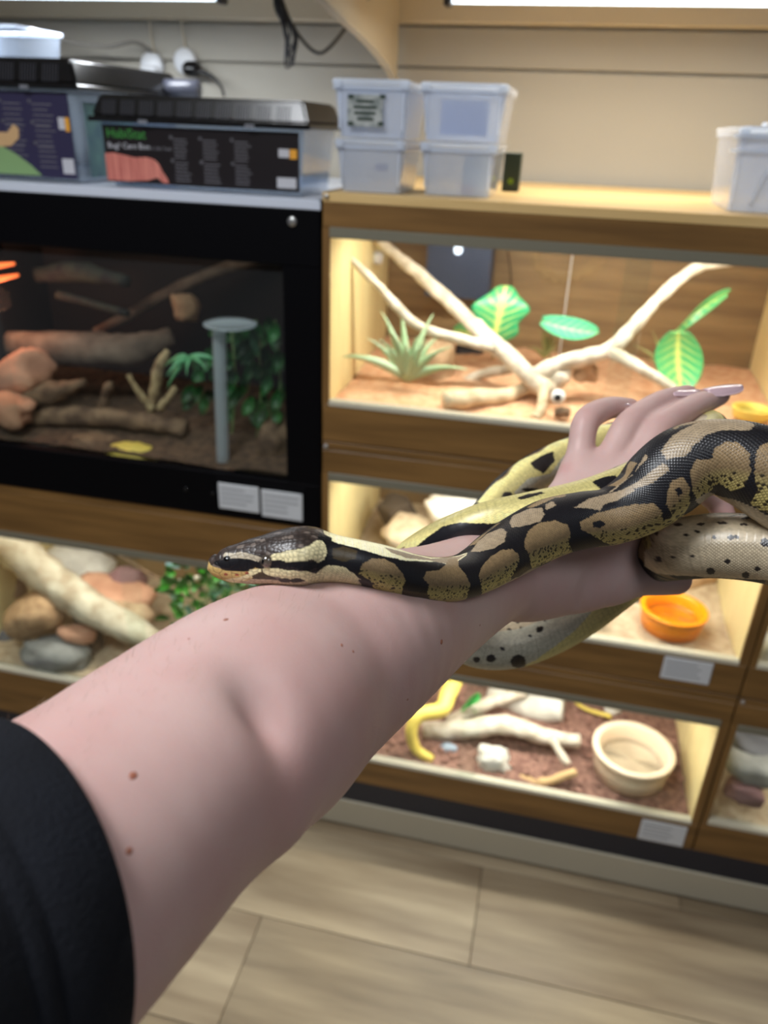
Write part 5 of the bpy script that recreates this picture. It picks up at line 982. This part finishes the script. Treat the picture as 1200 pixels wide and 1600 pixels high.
 ('K',[9632,-114,9672,-117,9704,-118,9736,-118,9768,-112,9800,-107,9784,-84,9760,-79,9728,-73,9696,-77,9656,-80,9640,-96]),
 ('D',[9168,-117,9200,-120,9240,-125,9272,-122,9312,-124,9320,-112,9288,-110,9256,-108,9224,-105,9184,-104]),
 ('K',[8488,-44,8528,-49,8568,-55,8600,-60,8632,-66,8664,-72,8688,-77,8728,-83,8760,-89,8784,-94,8808,-91,8832,-90,8848,-87,8872,-86,8888,-80,8912,-75,8928,-70,8952,-66,8976,-62,8992,-58,9016,-55,9040,-55,9064,-55,9088,-56,9112,-56,9128,-44,9136,-31,9152,-14,9128,-14,9096,-14,9072,-14,9048,-14,9016,-14,8992,-14,8968,-14,8944,-14,8920,-15,8896,-15,8872,-17,8848,-17,8824,-17,8800,-17,8784,-20,8760,-20,8728,-18,8712,-24,8688,-27,8656,-30,8632,-32,8600,-35,8568,-38,8528,-41]),
 ('Y',[13376,-34,13344,-39,13304,-39,13264,-39,13232,-44,13192,-44,13160,-51,13128,-58,13096,-62,13064,-66,13024,-69,12984,-70,12952,-73,12912,-75,12872,-75,12832,-76,12792,-75,12752,-75,12712,-73,12664,-68,12632,-70,12592,-70,12560,-72,12520,-72,12488,-73,12448,-73,12480,-91,12504,-105,12520,-120,12536,-132,12568,-138,12600,-143,12632,-149,12664,-156,12688,-163,12720,-170,12760,-174,12792,-180,12832,-184,12864,-191,12888,-204,12960,-183,13008,-174,13064,-163,13112,-155,13160,-145,13200,-136,13240,-127,13280,-115,13320,-104,13352,-91,13384,-79]),
 ('V',[13136,-129,13096,-128,13056,-125,13016,-124,12976,-121,12936,-127,12896,-134,12864,-138,12816,-143,12776,-148,12744,-139,12704,-131,12664,-122,12624,-114,12576,-114,12528,-114,12536,-138,12568,-143,12600,-149,12632,-155,12664,-162,12688,-169,12720,-177,12752,-181,12792,-184,12824,-191,12864,-193,12888,-204,12960,-184,13016,-173,13072,-162,13128,-150]),
 ('D',[12872,-83,12824,-83,12776,-82,12728,-84,12672,-86,12696,-103,12704,-118,12752,-124,12792,-131,12840,-136,12880,-111,12888,-93]),
 ('D',[13248,-107,13200,-103,13152,-124,13152,-142,13200,-125]),
 ('D',[13072,-136,13032,-142,12984,-155,12936,-169,12872,-188,12888,-207,12992,-174,13040,-153]),
 ('V',[7240,62,7240,62,7240,62,7232,62,7232,62,7232,62,7248,89,7248,105,7248,120,7240,131,7240,141,7224,150,7216,160,7200,170,7176,180,7152,190,7104,201,7056,212,6984,240,6944,242,6904,242,6856,242,6800,243,6760,243,6720,243,6680,243,6656,236,6632,225,6608,217,6576,211,6552,204,6520,200,6488,194,6456,190,6424,184,6392,180,6360,176,6320,170,6288,166,6264,162,6232,157,6200,152,6232,143,6264,134,6288,124,6320,121,6360,120,6400,118,6440,117,6472,114,6504,111,6536,107,6568,104,6600,103,6632,101,6664,100,6696,97,6720,93,6752,90,6776,84,6792,72,6824,75,6856,76,6880,72,6904,66,6936,67,6960,65,6992,65,7016,65,7040,65,7064,63,7088,63,7112,63,7136,63,7152,63,7176,63,7192,62,7208,62,7224,62,7232,62]),
 ('Y',[6920,66,6896,69,6880,80,6856,84,6832,89,6808,91,6776,96,6752,103,6720,107,6688,110,6648,113,6624,117,6592,118,6560,121,6528,122,6496,125,6464,127,6432,129,6400,132,6360,135,6320,138,6288,141,6256,142,6224,145,6240,135,6264,125,6280,114,6288,98,6288,69,6328,73,6360,70,6392,69,6424,69,6464,72,6496,70,6528,69,6560,69,6592,67,6624,67,6664,69,6696,67,6728,67,6760,67,6792,67,6824,67,6856,67,6880,66,6912,65,6944,65,6976,66,6944,65]),
 ('D',[6552,-177,6568,-181,6592,-180,6600,-176,6600,-170,6576,-166,6560,-167,6544,-172]),
 ('D',[6624,176,6640,173,6656,174,6672,177,6664,183,6648,186,6632,184,6624,181]),
 ('D',[6384,165,6408,162,6432,163,6448,167,6440,173,6416,177,6392,176,6376,170]),
 ('D',[6688,159,6704,156,6728,156,6744,160,6744,165,6728,169,6704,167,6688,165]),
 ('D',[6792,155,6800,153,6808,153,6816,155,6816,157,6816,160,6800,160,6792,157]),
 ('D',[7048,120,7056,111,7072,107,7096,110,7112,118,7112,125,7088,129,7064,127]),
 ('D',[7136,113,7136,105,7144,100,7160,101,7176,108,7176,114,7168,118,7152,118]),
 ('D',[6856,100,6848,69,6880,66,6936,90,6960,108,6944,121,6912,124,6872,115]),
 ('D',[7000,141,7000,138,7016,136,7024,138,7032,142,7024,145,7016,145,7000,143]),
 ('W',[4864,89,4824,113,4792,131,4768,145,4752,153,4736,160,4720,166,4704,172,4696,177,4680,183,4672,190,4656,195,4648,205,4640,218,4632,232,4608,232,4594,232,4577,232,4557,231,4537,229,4516,229,4496,228,4475,228,4455,228,4435,228,4414,226,4390,226,4367,226,4343,225,4319,225,4295,225,4275,225,4275,225,4275,225,4275,211,4275,193,4271,180,4271,170,4268,162,4265,155,4265,146,4261,139,4258,132,4254,125,4251,118,4248,110,4241,101,4237,91,4231,82,4254,77,4282,76,4305,73,4329,72,4353,70,4377,69,4401,67,4424,66,4448,66,4475,65,4503,65,4533,66,4567,67,4598,72,4624,73,4648,76,4664,80,4688,79,4704,80,4720,82,4744,77,4760,77,4792,67,4824,56,4864,41,4880,42,4904,41,4936,39,4896,59,4872,77]),
 ('D',[4752,115,4760,110,4776,103,4792,98,4792,104,4776,115,4760,122,4752,121]),
 ('D',[4696,128,4704,125,4704,125,4712,125,4712,127,4712,129,4704,131,4704,129]),
 ('D',[4640,129,4640,128,4648,127,4656,128,4656,131,4648,132,4648,134,4640,132]),
 ('D',[4648,167,4656,165,4664,165,4664,165,4672,169,4664,172,4664,173,4656,170]),
 ('D',[4608,172,4608,170,4616,169,4624,170,4624,173,4624,176,4616,176,4608,174]),
 ('D',[4523,156,4526,153,4533,153,4540,155,4543,157,4540,159,4533,160,4526,159]),
 ('D',[4445,155,4448,152,4458,149,4469,150,4475,155,4472,159,4462,160,4452,159]),
 ('D',[4428,156,4428,153,4438,152,4445,153,4448,156,4448,159,4438,160,4431,159]),
 ('D',[4458,113,4462,110,4472,107,4482,108,4486,113,4479,115,4472,117,4462,115]),
 ('D',[4540,91,4557,84,4581,82,4598,87,4600,96,4588,101,4567,103,4547,98]),
 ('D',[4309,103,4312,98,4322,96,4336,97,4339,101,4336,105,4326,107,4316,105]),
 ('D',[4360,84,4363,76,4380,69,4394,73,4401,82,4397,89,4380,93,4367,90]),
 ('D',[4275,148,4278,142,4295,141,4316,142,4326,148,4319,153,4302,156,4282,153])]

def lin(*c): return np.array(s2l(c))
SCOL = {'K': lin(17, 16, 20), 'S': lin(132, 116, 94), 'C': lin(226, 214, 168), 'Y': lin(214, 200, 132), 'O': lin(66, 54, 34), 'W': lin(192, 175, 146), 'H': lin(52, 42, 38), 'G': lin(170, 158, 136),  # W: belly tone, darkened to carry the shade under the body
        'N': lin(196, 166, 104), 'R': lin(150, 76, 58), 'D': lin(30, 26, 26), 'V': lin(190, 186, 166)}
def build_snake():
    st, th, C, rv, rh, T, Dv, Lv, rad_v, rad_h = snake_surface()
    n, m = rad_v.shape; r_ = np.random.default_rng(5); NS = 64
    rr = np.convolve(np.pad((rv + rh) / 2, 40, 'edge'), np.ones(81) / 81, 'valid'); rr = np.maximum(rr, .006)
    u = np.concatenate([[0], np.cumsum(np.diff(st) / ((rr[1:] + rr[:-1]) / 2 * 2 * math.pi / NS))]) * .92
    U = np.repeat(u[:, None], m, 1); Vv = np.repeat((th * NS / (2 * math.pi))[None, :], n, 0)
    p, q = U + Vv, U - Vv; fp, fq = p - np.floor(p), q - np.floor(q); p0, q0 = np.floor(p) + .5, np.floor(q) + .5
    uc, vc = (p0 + q0) / 2, (p0 - q0) / 2
    sc = np.interp(uc, u, st); tc_ = vc * 2 * math.pi / NS; tc_ = (tc_ + math.pi) % (2 * math.pi) - math.pi
    dome = (1 - np.abs(2 * fp - 1) ** 2.6) * (1 - np.abs(2 * fq - 1) ** 2.6)
    hsh = np.abs(np.sin(p0 * 12.9898 + q0 * 78.233) * 43758.5453) % 1; hsh2 = np.abs(np.sin(p0 * 39.3 + q0 * 11.13) * 24634.63) % 1
    S_, TH = np.repeat(st[:, None], m, 1), np.repeat(th[None, :], n, 0); AT = np.abs(TH)
    head = np.clip((.052 - S_) / .006, 0, 1)
    # belly: broad cross plates
    bel = 1 / (1 + np.exp(-(np.degrees(AT) - 148) / 1.5)) * (1 - head)
    bu = (U / 1.9) % 1; bdome = np.clip(bu / .85, 0, 1) ** .5 * np.where(bu > .85, (1 - bu) / .15, 1)
    # head: irregular small plates
    hi = np.argwhere(st < .060).ravel(); k = hi[-1] + 1
    pts = []; s_ = .001
    while s_ < .060:
        pitch = .0042 if s_ < .016 else (.0026 if s_ < .03 else .0018); rl = np.interp(s_, st, rr); cnt = max(6, int(2 * math.pi * rl * 1.1 / pitch))
        for j in range(cnt): pts.append((s_ + r_.uniform(-.3, .3) * pitch, (j + r_.uniform(-.3, .3)) / cnt * 2 * math.pi - math.pi))
        s_ += pitch * .9
    pts = np.array(pts); rl = np.interp(st[:k], st, rr)
    d1 = np.full((k, m), 9.); d2 = np.full((k, m), 9.); ci = np.zeros((k, m), int)
    for i, (a, b) in enumerate(pts):
        w = np.argwhere(np.abs(st[:k] - a) < .007).ravel()
        if not len(w): continue
        dt = (th - b + math.pi) % (2 * math.pi) - math.pi; d = np.sqrt((st[w][:, None] - a) ** 2 + (dt[None, :] * np.maximum(rl[w], .004)[:, None] * 1.1) ** 2)
        A1, A2 = d1[w], d2[w]; nw = d < A1; A2 = np.where(nw, A1, np.minimum(A2, d)); ci[w] = np.where(nw, i, ci[w]); A1 = np.where(nw, d, A1); d1[w] = A1; d2[w] = A2
    hd = np.zeros((n, m)); hd[:k] = np.clip((d2 - d1) / .0007, 0, 1) ** .6; hcell = np.zeros((n, m)); hcell[:k] = (ci * .618034) % 1
    hl = np.zeros((n, m)); hl[:k] = pts[ci, 0]; htt = np.zeros((n, m)); htt[:k] = pts[ci, 1]
    amp = rr[:, None] * 2 * math.pi / NS
    bump = (dome * .19 * (1 - bel) + bdome * .05 * bel) * amp * (1 - head) + hd * head * .00016
    k_ = 1 + bump / np.sqrt(rad_v ** 2 + rad_h ** 2)
    P = C[:, None, :] + Dv[:, None, :] * (rad_v * k_)[..., None] + Lv[:, None, :] * (rad_h * k_)[..., None]
    # ---- colour
    onh = head > .5
    dth = (TH - tc_ + math.pi) % (2 * math.pi) - math.pi; s = np.where(onh, S_, sc * .5 + S_ * .5); t = np.where(onh, TH, tc_ + dth * .5); deg = np.degrees(t); ad = np.abs(deg)
    v = np.random.default_rng(2)
    blot = 0.5 + 0.5 * np.cos(s / (.016 + .000) * 2 * math.pi / 2.2 + np.sign(deg) * .8); wob = np.sin(s * 190 + np.sign(deg) * 2) * 12
    yel = np.clip((ad - 88) / 34, 0, 1)[..., None]
    BR = lin(118, 98, 70) * (1 - yel) + lin(206, 188, 116) * yel
    fleck = (hsh2 > .8) & (ad > 92) & (ad < 138)
    BR = np.where(fleck[..., None], lin(48, 40, 28), BR)
    col = np.repeat(np.repeat(SCOL['K'][None, None, :], n, 0), m, 1)
    g = (((blot > .38) & (ad > 42 + wob) & (ad < 128)) | ((ad < 16 + wob * .5) & (np.sin(s * 120 + 1) > -.2)))
    col = np.where(g[..., None], BR, col)
    W_ = np.where((np.sin(s * 410 + 3 * np.sin(t * 5)) * np.sin(t * 9 + s * 260) > .62)[..., None], lin(58, 48, 44), SCOL['W'])
    col = np.where((ad > 130)[..., None], W_, col)
    col = np.where(((ad > 118) & (ad <= 134) & (hsh > .2))[..., None], lin(206, 190, 122), col)
    tail = (s > TAIL_S) & (ad > 52 + wob)
    col = np.where((tail & (ad < 140))[..., None], SCOL['Y'], col)
    hcol = SCOL['H'] * (.65 + .8 * hcell[..., None]); hcol = np.where((hcell > .86)[..., None], lin(104, 92, 84), hcol)
    col = np.where(onh[..., None], hcol, col); col = np.where((onh & (ad > 128))[..., None], SCOL['W'], col)
    for key, pl in SNAKE_PAINT:
        a = np.array(pl, float).reshape(-1, 2); a[:, 0] *= .0001; lo, hi_ = a[:, 0].min(), a[:, 0].max()
        w = np.argwhere((st > lo - .004) & (st < hi_ + .004)).ravel(); 
        if not len(w): continue
        w = slice(w[0], w[-1] + 1); ins = pip(s[w], deg[w], a)
        if key == 'B': c = BR[w]
        elif key == 'H': c = hcol[w]
        else: c = np.broadcast_to(SCOL[key], col[w].shape)
        col[w] = np.where(ins[..., None], c, col[w])
    lum = col.sum(-1) / 3
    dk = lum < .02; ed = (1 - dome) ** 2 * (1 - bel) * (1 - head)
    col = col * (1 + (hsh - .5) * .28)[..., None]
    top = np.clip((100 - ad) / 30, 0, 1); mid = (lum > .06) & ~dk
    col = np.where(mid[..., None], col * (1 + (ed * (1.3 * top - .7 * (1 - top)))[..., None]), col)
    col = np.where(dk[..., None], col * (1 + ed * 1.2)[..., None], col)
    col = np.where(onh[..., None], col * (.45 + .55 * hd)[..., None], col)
    I = np.arange(n - 1)[:, None] * m; J = np.arange(m)[None, :]; J2 = (J + 1) % m
    F = np.stack([I + J, I + J2, I + m + J2, I + m + J], -1).reshape(-1, 4)
    return P.reshape(-1, 3), F, np.clip(col, 0, 1).reshape(-1, 3), n, m
TAIL_S = .58
SV, SF, SCc, SNn, SNm = build_snake()
me = bpy.data.meshes.new('body'); me.vertices.add(len(SV)); me.vertices.foreach_set('co', SV.astype(np.float32).ravel())
caps = [tuple(range(SNm))[::-1], tuple((SNn - 1) * SNm + k for k in range(SNm))]
li = np.concatenate([SF.ravel(), np.array(caps[0]), np.array(caps[1])]).astype(np.int32); ls = np.concatenate([np.arange(0, SF.size, 4), [SF.size, SF.size + SNm]]).astype(np.int32); lt = np.concatenate([np.full(len(SF), 4), [SNm, SNm]]).astype(np.int32)
me.loops.add(len(li)); me.loops.foreach_set('vertex_index', li); me.polygons.add(len(ls)); me.polygons.foreach_set('loop_start', ls); me.polygons.foreach_set('loop_total', lt)
me.update(calc_edges=True); me.polygons.foreach_set('use_smooth', [True] * len(me.polygons))
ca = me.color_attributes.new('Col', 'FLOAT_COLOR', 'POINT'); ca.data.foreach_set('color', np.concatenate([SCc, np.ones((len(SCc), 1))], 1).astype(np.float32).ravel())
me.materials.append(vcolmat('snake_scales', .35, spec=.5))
SNK = thing('snake', 'black and tan patterned python draped over the forearm and hand', 'snake', tuple(SV[0]))
o = bpy.data.objects.new('body', me); COL.objects.link(o); o.parent = SNK; o.matrix_parent_inverse = Matrix.Translation(-Vector(SNK.location))
sbvh = BVHTree.FromPolygons([tuple(v) for v in SV[:SNm * 340]], [tuple(f) for f in SF if f.max() < SNm * 340])
def snake_hit(px, py):
    r = Vector(CF + CR * (px - 600) / FPX - CU * (py - 800) / FPX).normalized(); return sbvh.ray_cast(Vector(CO), r)
EYE = mat('snake_eye', (104, 94, 80), .06, rgb2=(60, 52, 46), vscale=300, coat=1.0); PUP = mat('pupil', (6, 6, 8), .1)
hp = snake_hit(415.5, 877)
if hp[0] is not None:
    nrm = hp[1]; 
    if nrm.dot(Vector(CF)) > 0: nrm = -nrm
    ctr = hp[0] - nrm * .0010; bm = bmesh.new(); bmesh.ops.create_uvsphere(bm, u_segments=24, v_segments=16, radius=.0028); bmesh.ops.translate(bm, verts=bm.verts, vec=ctr); ey = obj('eye', bm, EYE, SNK, True)
    bm = bmesh.new(); bmesh.ops.create_uvsphere(bm, u_segments=16, v_segments=10, radius=.0009); q = nrm.to_track_quat('Z', 'Y').to_matrix().to_4x4()
    bmesh.ops.transform(bm, matrix=Matrix.Translation(ctr + nrm * .00262 - Vector(CR) * .0002) @ q @ Matrix.Diagonal((.75, 1.35, .35, 1)), verts=bm.verts); obj('pupil', bm, PUP, ey, True)
hp = snake_hit(353.5, 874)
if hp[0] is not None:
    bm = bmesh.new(); bmesh.ops.create_uvsphere(bm, u_segments=14, v_segments=8, radius=.0009); q = hp[1].to_track_quat('Z', 'Y').to_matrix().to_4x4(); bmesh.ops.transform(bm, matrix=Matrix.Translation(hp[0]) @ q @ Matrix.Diagonal((1.5, .9, .35, 1)), verts=bm.verts); obj('nostril', bm, PUP, SNK, True)
